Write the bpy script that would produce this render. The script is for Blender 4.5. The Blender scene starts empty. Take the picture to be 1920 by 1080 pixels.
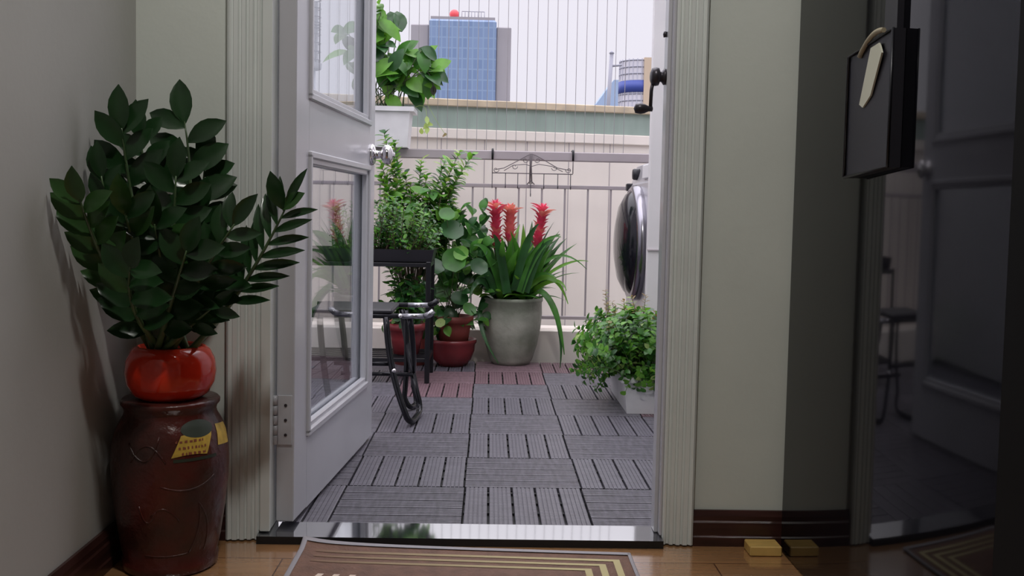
import bpy, math, random
from mathutils import Vector, Matrix, Quaternion

# ------------------------------------------------------------------ camera
scn = bpy.context.scene
COL = scn.collection
F_PX = 1805.6
YAW, PITCH, ROLL = math.radians(1.413), math.radians(3.315), math.radians(1.167)
SHIFT_PX = 35.2
CAM = Vector((-0.0178, 0.0482, 0.7247))
Fv = Vector((math.sin(YAW) * math.cos(PITCH), math.cos(YAW) * math.cos(PITCH), -math.sin(PITCH)))
R0 = Fv.cross(Vector((0, 0, 1))).normalized()
U0 = R0.cross(Fv).normalized()
Rv = R0 * math.cos(ROLL) + U0 * math.sin(ROLL)
Uv = -R0 * math.sin(ROLL) + U0 * math.cos(ROLL)
cd = bpy.data.cameras.new('camera')
cd.sensor_width = 36.0
cd.lens = F_PX / 1920 * 36
cd.shift_y = -SHIFT_PX / 1920
cd.clip_start = 0.05
cd.clip_end = 2000
cam = bpy.data.objects.new('camera', cd)
m = Matrix((Rv, Uv, -Fv)).transposed().to_4x4()
m.translation = CAM
cam.matrix_world = m
COL.objects.link(cam)
scn.camera = cam


def W(px, py, Y):
    """point of the place seen at photo pixel (px, py) at distance Y from the camera"""
    d = Fv + Rv * ((px - 960) / F_PX) + Uv * ((540 - SHIFT_PX - py) / F_PX)
    return CAM + d * ((Y - CAM.y) / d.y)


# ------------------------------------------------------------------ view + light
vs = scn.view_settings
vs.view_transform = 'Standard'
vs.look = 'None'
vs.gamma = 1
vs.exposure = 0.0
vs.use_curve_mapping = False

world = bpy.data.worlds.new('overcast_sky')
scn.world = world
world.use_nodes = True
nt = world.node_tree
nt.nodes.clear()
tc = nt.nodes.new('ShaderNodeTexCoord')
sx = nt.nodes.new('ShaderNodeSeparateXYZ')
rmp = nt.nodes.new('ShaderNodeValToRGB')
e = rmp.color_ramp.elements
e[0].position = 0.0; e[0].color = (0.10, 0.10, 0.11, 1)
e[1].position = 1.0; e[1].color = (1.28, 1.24, 1.32, 1)
for p, c in ((0.48, (0.12, 0.12, 0.13, 1)), (0.5, (0.30, 0.292, 0.325, 1)), (0.61, (0.315, 0.305, 0.338, 1)), (0.75, (0.72, 0.70, 0.76, 1))):
    q = e.new(p); q.color = c
ma = nt.nodes.new('ShaderNodeMath'); ma.operation = 'MULTIPLY_ADD'
ma.inputs[1].default_value = 0.5; ma.inputs[2].default_value = 0.5
bg = nt.nodes.new('ShaderNodeBackground')
bg.inputs['Strength'].default_value = 2.75
wo = nt.nodes.new('ShaderNodeOutputWorld')
L = nt.links.new
L(tc.outputs['Generated'], sx.inputs[0]); L(sx.outputs['Z'], ma.inputs[0])
L(ma.outputs[0], rmp.inputs['Fac']); L(rmp.outputs['Color'], bg.inputs['Color'])
L(bg.outputs[0], wo.inputs['Surface'])


def area(name, loc, rot, size, energy, color, shape='DISK', size_y=None):
    d = bpy.data.lights.new(name, 'AREA')
    d.shape = shape
    d.size = size
    if size_y: d.size_y = size_y
    d.energy = energy
    d.color = color
    o = bpy.data.objects.new(name, d)
    o.location = loc
    o.rotation_euler = rot
    COL.objects.link(o)
    return o


ROOM_LAMP = area('ceiling_lamp_light', (0.02, 0.85, 2.60), (0, 0, 0), 0.14, 21.5, (1.0, 0.975, 0.93))

# ------------------------------------------------------------------ materials
MATS = {}


def mat(name, col, rough=0.5, metal=0.0, spec=0.5, coat=0.0, var=0.0, vscale=6.0, bump=0.0, bscale=40.0,
        col2=None, stretch=None, detail=4.0, sheen=0, trans=0.0):
    if name in MATS: return MATS[name]
    M = bpy.data.materials.new(name)
    M.use_nodes = True
    t = M.node_tree
    b = t.nodes['Principled BSDF']
    b.inputs['Roughness'].default_value = rough
    b.inputs['Metallic'].default_value = metal
    b.inputs['Specular IOR Level'].default_value = spec
    b.inputs['Coat Weight'].default_value = coat
    b.inputs['Coat Roughness'].default_value = 0.06
    c = (*col, 1)
    b.inputs['Base Color'].default_value = c
    co = t.nodes.new('ShaderNodeTexCoord')
    mp = t.nodes.new('ShaderNodeMapping')
    t.links.new(co.outputs['Object'], mp.inputs['Vector'])
    if stretch: mp.inputs['Scale'].default_value = stretch
    if var > 0 or col2:
        n = t.nodes.new('ShaderNodeTexNoise')
        n.inputs['Scale'].default_value = vscale
        n.inputs['Detail'].default_value = detail
        t.links.new(mp.outputs[0], n.inputs['Vector'])
        r = t.nodes.new('ShaderNodeValToRGB')
        r.color_ramp.elements[0].position = 0.35
        r.color_ramp.elements[1].position = 0.65
        c2 = col2 if col2 else tuple(min(1, x * (1 + var)) for x in col)
        c1 = col if col2 else tuple(x * (1 - var) for x in col)
        r.color_ramp.elements[0].color = (*c1, 1)
        r.color_ramp.elements[1].color = (*c2, 1)
        t.links.new(n.outputs['Fac'], r.inputs['Fac'])
        t.links.new(r.outputs['Color'], b.inputs['Base Color'])
    if bump > 0:
        n2 = t.nodes.new('ShaderNodeTexNoise')
        n2.inputs['Scale'].default_value = bscale
        n2.inputs['Detail'].default_value = 5
        t.links.new(mp.outputs[0], n2.inputs['Vector'])
        bp = t.nodes.new('ShaderNodeBump')
        bp.inputs['Strength'].default_value = bump
        bp.inputs['Distance'].default_value = 0.01
        t.links.new(n2.outputs['Fac'], bp.inputs['Height'])
        t.links.new(bp.outputs['Normal'], b.inputs['Normal'])
    if trans > 0:
        # thin leaf: let some light through
        tr = t.nodes.new('ShaderNodeBsdfTranslucent')
        tr.inputs['Color'].default_value = (min(1, col[0] * 1.8), min(1, col[1] * 1.7), col[2], 1)
        mx = t.nodes.new('ShaderNodeMixShader')
        mx.inputs[0].default_value = trans
        t.links.new(b.outputs[0], mx.inputs[1]); t.links.new(tr.outputs[0], mx.inputs[2])
        t.links.new(mx.outputs[0], t.nodes['Material Output'].inputs['Surface'])
    MATS[name] = M
    return M


M_wall = mat('painted_wall', (0.66, 0.695, 0.645), 0.6, var=0.03, vscale=3, bump=0.05, bscale=60)
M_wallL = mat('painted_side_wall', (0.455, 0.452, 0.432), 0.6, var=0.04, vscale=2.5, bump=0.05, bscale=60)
M_ceil = mat('ceiling_paint', (0.75, 0.75, 0.72), 0.8)
M_trim = mat('trim_paint', (0.73, 0.765, 0.745), 0.35, var=0.04, vscale=5)
M_door = mat('door_paint', (0.53, 0.53, 0.57), 0.22, var=0.03, vscale=4)
M_base = mat('dark_baseboard', (0.045, 0.017, 0.014), 0.3, var=0.3, vscale=8, stretch=(1, 1, 8))
M_granite = mat('black_granite', (0.018, 0.018, 0.024), 0.05, spec=1.0)
M_granite.node_tree.nodes['Principled BSDF'].inputs['IOR'].default_value = 2.6
M_gside = mat('granite_edge', (0.006, 0.006, 0.007), 0.5)
M_grout = mat('grout', (0.02, 0.02, 0.02), 0.8)
M_tile = mat('grey_deck_composite', (0.126, 0.119, 0.145), 0.38, var=0.22, vscale=14, stretch=(1, 6, 1), bump=0.12, bscale=60)
M_tileR = mat('reddish_deck_composite', (0.17, 0.105, 0.125), 0.45, var=0.2, vscale=14, stretch=(1, 6, 1), bump=0.12, bscale=60)
M_tileB = mat('deck_tile_base', (0.008, 0.008, 0.01), 0.7)
M_cream = mat('cream_render', (0.90, 0.835, 0.775), 0.8, var=0.04, vscale=4, stretch=(1, 1, 0.15))
M_green = mat('green_parapet', (0.34, 0.43, 0.385), 0.7, var=0.08, vscale=6, stretch=(3, 1, 0.4))
M_cap = mat('tan_parapet_cap', (0.62, 0.52, 0.38), 0.7, var=0.15, vscale=9)
M_out = mat('outer_wall_paint', (0.74, 0.72, 0.74), 0.5, var=0.03, vscale=3)
M_rail = mat('railing_paint', (0.42, 0.375, 0.40), 0.4, metal=0.0, var=0.05)
M_cable = mat('steel_cable', (0.40, 0.38, 0.40), 0.35, metal=0.75)
M_chrome = mat('chrome', (0.75, 0.72, 0.75), 0.12, metal=1.0)
M_brass = mat('brass', (0.75, 0.62, 0.36), 0.2, metal=1.0)
M_wire = mat('dark_wire', (0.14, 0.12, 0.13), 0.45)
M_dkmetal = mat('dark_metal', (0.06, 0.055, 0.065), 0.35, metal=0.6)
M_black = mat('black_metal', (0.012, 0.012, 0.016), 0.35, metal=0.3, var=0.2)
M_blackp = mat('black_plastic', (0.015, 0.014, 0.02), 0.45)
M_gloss = mat('glossy_black_lacquer', (0.004, 0.004, 0.006), 0.05, spec=0.32)
M_matte = mat('matte_black', (0.004, 0.004, 0.004), 0.7, spec=0.15)
M_silver = mat('silver_plastic', (0.50, 0.49, 0.52), 0.3, metal=0.4)
M_white = mat('white_plastic', (0.74, 0.73, 0.76), 0.4)
M_wbox = mat('white_planter', (0.72, 0.71, 0.74), 0.45, var=0.06, vscale=10)
M_red = mat('red_glaze', (0.66, 0.034, 0.012), 0.10, coat=0.3, var=0.06, vscale=5)
M_urn = mat('brown_red_glaze', (0.034, 0.014, 0.011), 0.30, col2=(0.085, 0.014, 0.010), vscale=9, bump=0.7, bscale=22)
M_urnrelief = mat('urn_relief', (0.10, 0.05, 0.035), 0.4, var=0.4, vscale=30, bump=0.6, bscale=60)
M_yel = mat('yellow_label', (0.52, 0.34, 0.05), 0.5, var=0.15, vscale=60)
M_ogrn = mat('dark_green_emblem', (0.025, 0.035, 0.022), 0.5)
M_ink = mat('red_brown_ink', (0.22, 0.06, 0.03), 0.6)
M_terra = mat('terracotta', (0.30, 0.065, 0.055), 0.5, var=0.2, vscale=12, bump=0.1)
M_terraD = mat('glazed_maroon', (0.19, 0.025, 0.03), 0.25, var=0.2, vscale=8)
M_stone = mat('mottled_stone_pot', (0.44, 0.44, 0.38), 0.55, col2=(0.20, 0.22, 0.17), vscale=6, detail=8, bump=0.25, bscale=50)
M_soil = mat('soil', (0.03, 0.02, 0.013), 0.9, bump=0.8, bscale=80)
M_zz = mat('zz_leaf', (0.013, 0.042, 0.013), 0.25, var=0.3, vscale=12, trans=0.06)
M_zz2 = mat('zz_young_leaf', (0.026, 0.072, 0.018), 0.25, var=0.25, vscale=12, trans=0.08)
M_zzs = mat('zz_stem', (0.07, 0.12, 0.05), 0.35, var=0.3, vscale=20)
M_leaf = mat('bright_leaf', (0.13, 0.32, 0.045), 0.4, var=0.35, vscale=14, trans=0.35)
M_leafM = mat('mid_leaf', (0.055, 0.19, 0.03), 0.35, var=0.35, vscale=14, trans=0.25)
M_leafD = mat('dark_leaf', (0.022, 0.085, 0.022), 0.3, var=0.3, vscale=14, trans=0.15)
M_leafY = mat('pale_leaf', (0.34, 0.46, 0.16), 0.4, var=0.2, vscale=14, trans=0.35)
M_leafB = mat('brown_tip_leaf', (0.26, 0.19, 0.10), 0.5, var=0.3, vscale=14, trans=0.3)
M_dead = mat('dried_leaf', (0.03, 0.03, 0.02), 0.6)
M_stemg = mat('green_stem', (0.09, 0.13, 0.05), 0.5)
M_stemb = mat('brown_stem', (0.10, 0.07, 0.045), 0.6)
M_flower = mat('red_bract', (0.80, 0.085, 0.20), 0.35, var=0.2, vscale=25, trans=0.2)
M_flowerP = mat('coral_bract', (0.95, 0.23, 0.26), 0.35, var=0.2, vscale=25, trans=0.25)
M_matb = mat('brown_mat', (0.17, 0.085, 0.055), 0.7, var=0.15, vscale=30, bump=0.3, bscale=150)
M_mats = mat('mat_stripe', (0.50, 0.42, 0.22), 0.7)


def print_fade(M, c0, c1, x0, x1):
    '''print colour fades to brown towards the left end of the mat'''
    t = M.node_tree
    co = t.nodes.new('ShaderNodeTexCoord'); sp = t.nodes.new('ShaderNodeSeparateXYZ'); mr = t.nodes.new('ShaderNodeMapRange'); mx = t.nodes.new('ShaderNodeMixRGB')
    mr.inputs['From Min'].default_value = x0; mr.inputs['From Max'].default_value = x1
    mx.inputs[1].default_value = (*c0, 1); mx.inputs[2].default_value = (*c1, 1)
    t.links.new(co.outputs['Object'], sp.inputs[0]); t.links.new(sp.outputs['X'], mr.inputs[0]); t.links.new(mr.outputs[0], mx.inputs[0])
    t.links.new(mx.outputs[0], t.nodes['Principled BSDF'].inputs['Base Color'])


print_fade(M_mats, (0.19, 0.10, 0.06), (0.55, 0.47, 0.24), -0.38, 0.22)  # stripe colour runs from brown at the left to yellow at the right
M_mate = mat('mat_edge', (0.30, 0.28, 0.30), 0.5)
M_matw = mat('mat_mark', (0.75, 0.60, 0.50), 0.7)
M_block = mat('pale_wood', (0.62, 0.40, 0.12), 0.5, var=0.15, vscale=20, stretch=(1, 5, 1))
M_paper = mat('pale_slip', (0.62, 0.62, 0.50), 0.7)
M_beige = mat('beige_band', (0.40, 0.35, 0.24), 0.6)
M_twall = mat('tower_side', (0.33, 0.31, 0.335), 0.7, var=0.08, vscale=0.05)
M_redball = mat('red_sphere', (0.85, 0.10, 0.12), 0.5)
M_bwhite = mat('round_building_white', (0.62, 0.60, 0.66), 0.5)
M_bblue = mat('blue_band', (0.045, 0.075, 0.33), 0.5)
M_bbeige = mat('beige_facade', (0.55, 0.43, 0.32), 0.6)
M_lblue = mat('pale_blue_facade', (0.32, 0.42, 0.60), 0.6)
M_mull = mat('mullion', (0.30, 0.30, 0.36), 0.5)


def glass_material():
    M = bpy.data.materials.new('window_glass')
    M.use_nodes = True
    t = M.node_tree
    t.nodes.clear()
    o = t.nodes.new('ShaderNodeOutputMaterial')
    tr = t.nodes.new('ShaderNodeBsdfTransparent')
    tr.inputs['Color'].default_value = (0.86, 0.88, 0.90, 1)
    g = t.nodes.new('ShaderNodeBsdfGlossy')
    g.inputs['Roughness'].default_value = 0.01
    fr = t.nodes.new('ShaderNodeFresnel')
    ge = t.nodes.new('ShaderNodeNewGeometry')
    mi = t.nodes.new('ShaderNodeMapRange')   # same reflectance entering and leaving the pane
    mi.inputs['To Min'].default_value = 1.9
    mi.inputs['To Max'].default_value = 1 / 1.9
    t.links.new(ge.outputs['Backfacing'], mi.inputs['Value']); t.links.new(mi.outputs[0], fr.inputs['IOR'])
    mx = t.nodes.new('ShaderNodeMixShader')
    t.links.new(fr.outputs[0], mx.inputs[0]); t.links.new(tr.outputs[0], mx.inputs[1]); t.links.new(g.outputs[0], mx.inputs[2])
    t.links.new(mx.outputs[0], o.inputs['Surface'])
    return M


M_glass = glass_material()


def facade_material():
    M = bpy.data.materials.new('blue_glass_facade')
    M.use_nodes = True
    t = M.node_tree
    b = t.nodes['Principled BSDF']
    b.inputs['Roughness'].default_value = 0.35
    co = t.nodes.new('ShaderNodeTexCoord')
    mp = t.nodes.new('ShaderNodeMapping')
    mp.inputs['Rotation'].default_value = (math.radians(90), 0, 0)
    br = t.nodes.new('ShaderNodeTexBrick')
    br.offset = 0.0
    br.inputs['Scale'].default_value = 1.0
    br.inputs['Brick Width'].default_value = 1.6
    br.inputs['Row Height'].default_value = 3.2
    br.inputs['Mortar Size'].default_value = 0.22
    br.inputs['Color1'].default_value = (0.16, 0.235, 0.40, 1)  # blues kept pale and low in contrast: distance haze put into the colour
    br.inputs['Color2'].default_value = (0.20, 0.28, 0.45, 1)
    br.inputs['Mortar'].default_value = (0.23, 0.32, 0.48, 1)
    t.links.new(co.outputs['Object'], mp.inputs[0]); t.links.new(mp.outputs[0], br.inputs['Vector'])
    t.links.new(br.outputs['Color'], b.inputs['Base Color'])
    return M


M_facade = facade_material()


def floor_material():
    M = bpy.data.materials.new('laminate_planks')
    M.use_nodes = True
    t = M.node_tree
    b = t.nodes['Principled BSDF']
    b.inputs['Roughness'].default_value = 0.16
    b.inputs['Coat Weight'].default_value = 1.0
    b.inputs['Coat IOR'].default_value = 2.3
    b.inputs['Coat Roughness'].default_value = 0.13
    co = t.nodes.new('ShaderNodeTexCoord')
    mp = t.nodes.new('ShaderNodeMapping')
    br = t.nodes.new('ShaderNodeTexBrick')
    br.offset = 0.37
    br.inputs['Scale'].default_value = 1.0
    br.inputs['Brick Width'].default_value = 0.9
    br.inputs['Row Height'].default_value = 0.19
    br.inputs['Mortar Size'].default_value = 0.0015
    br.inputs['Color1'].default_value = (0.46, 0.25, 0.115, 1)
    br.inputs['Color2'].default_value = (0.40, 0.21, 0.095, 1)
    br.inputs['Mortar'].default_value = (0.10, 0.04, 0.02, 1)
    mp.inputs['Location'].default_value = (0.1, 0.07, 0)
    t.links.new(co.outputs['Object'], mp.inputs[0]); t.links.new(mp.outputs[0], br.inputs['Vector'])
    n = t.nodes.new('ShaderNodeTexNoise')
    n.inputs['Scale'].default_value = 7
    n.inputs['Detail'].default_value = 6
    mp2 = t.nodes.new('ShaderNodeMapping')
    mp2.inputs['Scale'].default_value = (1, 9, 1)
    t.links.new(co.outputs['Object'], mp2.inputs[0]); t.links.new(mp2.outputs[0], n.inputs['Vector'])
    mx = t.nodes.new('ShaderNodeMixRGB')
    mx.blend_type = 'MULTIPLY'
    mx.inputs[0].default_value = 0.5
    r = t.nodes.new('ShaderNodeValToRGB')
    r.color_ramp.elements[0].color = (0.5, 0.42, 0.36, 1)
    r.color_ramp.elements[1].color = (1, 1, 1, 1)
    r.color_ramp.elements[0].position = 0.3
    t.links.new(n.outputs['Fac'], r.inputs[0])
    t.links.new(br.outputs['Color'], mx.inputs[1]); t.links.new(r.outputs[0], mx.inputs[2])
    t.links.new(mx.outputs[0], b.inputs['Base Color'])
    return M


M_floor = floor_material()


# ------------------------------------------------------------------ mesh builder
class MB:
    def __init__(s):
        s.v = []; s.f = []; s.m = []; s.sm = []; s.mats = []

    def mi(s, M):
        if M not in s.mats: s.mats.append(M)
        return s.mats.index(M)

    def face(s, idx, M, smooth=False):
        s.f.append(idx); s.m.append(s.mi(M)); s.sm.append(smooth)

    def add(s, vs_):
        b = len(s.v)
        s.v.extend([tuple(x) for x in vs_])
        return b

    def box(s, x0, x1, y0, y1, z0, z1, M, bev=0.0, mtx=None):
        """box with chamfered vertical+horizontal edges when bev > 0"""
        c = [(a, b, c_) for a in (x0, x1) for b in (y0, y1) for c_ in (z0, z1)]
        if bev <= 0:
            b = s.add([mtx @ Vector(p) if mtx else p for p in c])
            for q in ((0, 1, 3, 2), (4, 6, 7, 5), (0, 4, 5, 1), (2, 3, 7, 6), (0, 2, 6, 4), (1, 5, 7, 3)):
                s.face([b + i for i in q], M)
            return
        cx, cy, cz = (x0 + x1) / 2, (y0 + y1) / 2, (z0 + z1) / 2
        hx, hy, hz = (x1 - x0) / 2, (y1 - y0) / 2, (z1 - z0) / 2
        bev = min(bev, hx * .9, hy * .9, hz * .9)
        P = {}
        for sx_ in (-1, 1):
            for sy in (-1, 1):
                for sz in (-1, 1):
                    for ax in range(3):
                        p = [sx_ * hx, sy * hy, sz * hz]
                        for k in range(3):
                            if k != ax: p[k] -= bev * (sx_, sy, sz)[k]
                        q = Vector((p[0] + cx, p[1] + cy, p[2] + cz))
                        if mtx: q = mtx @ q
                        P[(sx_, sy, sz, ax)] = len(s.v); s.v.append(tuple(q))
        for ax in range(3):
            a, b_ = [k for k in range(3) if k != ax]
            for sg in (-1, 1):
                q = []
                for (u, w) in ((-1, -1), (1, -1), (1, 1), (-1, 1)):
                    t = [0, 0, 0]; t[ax] = sg; t[a] = u; t[b_] = w
                    q.append(P[(*t, ax)])
                s.face(q, M)
            for u in (-1, 1):
                for w in (-1, 1):
                    t = [0, 0, 0]; t[a] = u; t[b_] = w
                    t0 = list(t); t1 = list(t); t0[ax] = -1; t1[ax] = 1
                    s.face([P[(*t0, a)], P[(*t1, a)], P[(*t1, b_)], P[(*t0, b_)]], M)
        for sx_ in (-1, 1):
            for sy in (-1, 1):
                for sz in (-1, 1):
                    s.face([P[(sx_, sy, sz, 0)], P[(sx_, sy, sz, 1)], P[(sx_, sy, sz, 2)]], M)

    def tube(s, pts, r, M, n=8, caps=True, closed=False, smooth=True):
        pts = [Vector(p) for p in pts]
        N = len(pts)
        rs = r if isinstance(r, (list, tuple)) else [r] * N
        prev = None
        rings = []
        for i, p in enumerate(pts):
            if closed: t = pts[(i + 1) % N] - pts[i - 1]
            elif i == 0: t = pts[1] - pts[0]
            elif i == N - 1: t = pts[-1] - pts[-2]
            else: t = pts[i + 1] - pts[i - 1]
            t.normalize()
            if prev is None:
                a = Vector((0, 0, 1)) if abs(t.z) < 0.9 else Vector((1, 0, 0))
                nr = t.cross(a).normalized()
            else:
                nr = (prev - t * prev.dot(t)).normalized()
            prev = nr
            bn = t.cross(nr)
            rings.append(s.add([p + (nr * math.cos(2 * math.pi * k / n) + bn * math.sin(2 * math.pi * k / n)) * rs[i] for k in range(n)]))
        for i in range(N if closed else N - 1):
            a, b = rings[i], rings[(i + 1) % N]
            for k in range(n):
                s.face([a + k, a + (k + 1) % n, b + (k + 1) % n, b + k], M, smooth)
        if caps and not closed:
            s.face([rings[0] + k for k in range(n)][::-1], M)
            s.face([rings[-1] + k for k in range(n)], M)

    def lathe(s, prof, M, n=40, c=(0, 0, 0), axis='z', mats=None, smooth=True, squash=None):
        """prof: (r, h) list; axis z or x (h along -x)"""
        rings = []
        for (r, h) in prof:
            ring = []
            if r < 1e-6:
                p = (c[0], c[1], c[2] + h) if axis == 'z' else ((c[0] + h, c[1], c[2]) if axis == 'x' else (c[0], c[1] + h, c[2]))
                b = s.add([p]); rings.append((b, 1)); continue
            for k in range(n):
                a = 2 * math.pi * k / n
                if axis == 'z': ring.append((c[0] + r * math.cos(a), c[1] + r * math.sin(a), c[2] + h))
                elif axis == 'x': ring.append((c[0] + h, c[1] + r * math.cos(a), c[2] + r * math.sin(a)))
                else: ring.append((c[0] + r * math.cos(a), c[1] + h, c[2] + r * math.sin(a)))
            rings.append((s.add(ring), n))
        for i in range(len(rings) - 1):
            (a, na), (b, nb) = rings[i], rings[i + 1]
            MM = mats[i] if mats else M
            for k in range(n):
                k2 = (k + 1) % n
                if na == 1 and nb == 1: continue
                if na == 1: s.face([a, b + k2, b + k], MM, smooth)
                elif nb == 1: s.face([a + k, a + k2, b], MM, smooth)
                else: s.face([a + k, a + k2, b + k2, b + k], MM, smooth)

    def leaf(s, base, d, nrm, L, w, M, droop=0.0, fold=0.15, n=5, peak=0.45, tipw=0.0, th=0.0):
        """curved blade: d direction, nrm upper side; droop bends the tip away from nrm"""
        base = Vector(base); d = Vector(d).normalized(); nrm = Vector(nrm)
        side = d.cross(nrm)
        if side.length < 1e-4: side = d.cross(Vector((0.3, 1, 0.2)))
        side.normalize(); nrm = side.cross(d).normalized()
        rows = []
        p = base.copy(); dd = d.copy(); nn = nrm.copy()
        step = L / n
        for i in range(n + 1):
            t = i / n
            if t < peak: wd = math.sin(0.5 * math.pi * (0.08 + 0.92 * t / peak))
            else: wd = math.cos(0.5 * math.pi * ((t - peak) / (1 - peak)) ** 1.25)
            wd = max(wd, tipw) * w / 2
            if i == n: wd = max(wd * 0, 0.0004)
            rows.append(s.add([p - side * wd + nn * wd * fold * 2, p, p + side * wd + nn * wd * fold * 2]))
            q = Quaternion(side, -droop / n)
            dd = q @ dd; nn = q @ nn
            p = p + dd * step
        for a, b in zip(rows, rows[1:]):
            s.face([a, a + 1, b + 1, b], M, True)
            s.face([a + 1, a + 2, b + 2, b + 1], M, True)

    def build(s, name, parent=None, origin=None):
        o3 = Vector(origin) if origin is not None else Vector((0, 0, 0))
        me = bpy.data.meshes.new(name)
        me.from_pydata([tuple(Vector(v) - o3) for v in s.v], [], s.f)
        for M in s.mats: me.materials.append(M)
        me.polygons.foreach_set('material_index', s.m)
        me.polygons.foreach_set('use_smooth', s.sm)
        me.update()
        o = bpy.data.objects.new(name, me)
        COL.objects.link(o)
        if parent is not None:
            o.parent = parent
            o.location = o3 - parent_world(parent) if origin is not None else -parent_world(parent)
        else:
            o.location = o3
        return o


def parent_world(p):
    v = Vector(p.location)
    while p.parent:
        p = p.parent
        v += Vector(p.location)
    return v


def tag(o, label, cat=None, group=None, kind=None):
    o['label'] = label
    if cat: o['category'] = cat
    if group: o['group'] = group
    if kind: o['kind'] = kind
    return o


def thing(name, loc, label, cat, group=None, kind=None):
    o = bpy.data.objects.new(name, None)
    o.empty_display_size = 0.05
    COL.objects.link(o)
    o.location = loc
    return tag(o, label, cat, group, kind)


def bez(a, b, c, n=10):
    a, b, c = Vector(a), Vector(b), Vector(c)
    return [a * (1 - t) ** 2 + b * 2 * t * (1 - t) + c * t * t for t in [i / n for i in range(n + 1)]]


# ------------------------------------------------------------------ setting: room
WY = 2.14           # inner face of the door wall
WYB = 2.215         # outer face
XL = -0.776         # side wall
OX0, OX1 = -0.508, 0.376   # rough opening
HEAD = 2.16
DZ = 0.02           # deck level

b = MB(); b.box(XL - 0.1, 1.6, -2.2, WY, -0.06, 0, M_floor); tag(b.build('floor'), 'orange-brown wood laminate floor inside the doorway', 'floor', kind='structure')
b = MB(); b.box(XL - 0.1, 1.6, -2.2, WYB, 2.72, 2.8, M_ceil); tag(b.build('ceiling'), 'plain white ceiling of the room', 'ceiling', kind='structure')
b = MB(); b.box(XL - 0.1, XL, -2.2, WYB, 0, 2.72, M_wallL); tag(b.build('wall_left'), 'grey-white painted side wall at the left behind the tall plant', 'wall', kind='structure')
b = MB(); b.box(1.5, 1.6, -2.2, WY, 0, 2.72, M_wallL); tag(b.build('wall_right'), 'painted side wall hidden behind the black cabinet', 'wall', kind='structure')
b = MB(); b.box(XL, 1.5, -2.2, -2.1, 0, 2.72, M_wallL); tag(b.build('wall_rear'), 'painted wall behind the viewer', 'wall', kind='structure')
b = MB()
b.box(XL, OX0, WY, WYB, 0, 2.72, M_wall)
b.box(OX1, 1.6, WY, WYB, 0, 2.72, M_wall)
b.box(OX0, OX1, WY, WYB, HEAD, 2.72, M_wall)
b.box(OX0, OX1, WY, WYB, -0.1, 0.0, M_wall)
tag(b.build('wall_back'), 'pale greenish painted wall around the balcony doorway', 'wall', kind='structure')


def baseboard(name, pts, label):
    """moulded board along a straight run; pts = two floor points, room side to the left of travel"""
    p, q = Vector((*pts[0], 0)), Vector((*pts[1], 0))
    d = (q - p).normalized(); nrm = Vector((-d.y, d.x, 0))
    prof = [(0, 0), (0.017, 0), (0.017, 0.020), (0.014, 0.023), (0.014, 0.052), (0.011, 0.056), (0.011, 0.066), (0.006, 0.078), (0, 0.078)]
    b = MB()
    i0 = b.add([p + nrm * a + Vector((0, 0, z)) for a, z in prof])
    i1 = b.add([q + nrm * a + Vector((0, 0, z)) for a, z in prof])
    n = len(prof)
    for k in range(n):
        b.face([i0 + k, i0 + (k + 1) % n, i1 + (k + 1) % n, i1 + k], M_base)
    b.face([i0 + k for k in range(n)], M_base); b.face([i1 + k for k in range(n)][::-1], M_base)
    return tag(b.build(name), label, 'baseboard', kind='structure')


baseboard('baseboard_left', [(XL, 2.14), (XL, -2.1)][::-1] and [(XL, -2.1), (XL, 2.14)][::-1], 'dark brown baseboard along the left side wall')
baseboard('baseboard_back_left', [(OX0 - 0.071, WY), (XL + 0.017, WY)], 'dark baseboard behind the brown urn left of the doorway')
baseboard('baseboard_back_right', [(1.5, WY), (OX1 + 0.068, WY)], 'dark brown moulded baseboard right of the doorway')


def casing(x_in, x_out, name, label):
    """fluted vertical casing board standing against the wall"""
    b = MB()
    w = x_out - x_in
    prof = [(0.0, 0.0), (0.0, 0.014), (0.04, 0.018), (0.10, 0.018), (0.14, 0.012), (0.20, 0.012), (0.24, 0.020), (0.34, 0.020), (0.37, 0.015),
            (0.42, 0.015), (0.45, 0.022), (0.56, 0.022), (0.59, 0.017), (0.64, 0.017), (0.67, 0.023), (0.80, 0.023), (0.83, 0.018), (0.88, 0.020),
            (0.93, 0.024), (1.0, 0.020), (1.0, 0.0)]
    z0, z1 = 0.004, HEAD + 0.07
    i0 = b.add([(x_in + w * u, WY - t, z0) for u, t in prof])
    i1 = b.add([(x_in + w * u, WY - t, z1) for u, t in prof])
    n = len(prof)
    for k in range(n):
        b.face([i0 + k, i0 + (k + 1) % n, i1 + (k + 1) % n, i1 + k], M_trim)
    b.face([i0 + k for k in range(n)], M_trim); b.face([i1 + k for k in range(n)], M_trim)
    return tag(b.build(name), label, 'door casing', kind='structure')


casing(OX0, OX0 - 0.070, 'trim_1', 'white fluted door casing on the left of the doorway')
casing(OX1, OX1 + 0.067, 'trim_2', 'white fluted door casing on the right of the doorway')
b = MB(); b.box(OX0, OX1, WY - 0.022, WY, HEAD, HEAD + 0.07, M_trim)
tag(b.build('trim_3'), 'white head casing above the doorway', 'door casing', kind='structure')
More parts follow.
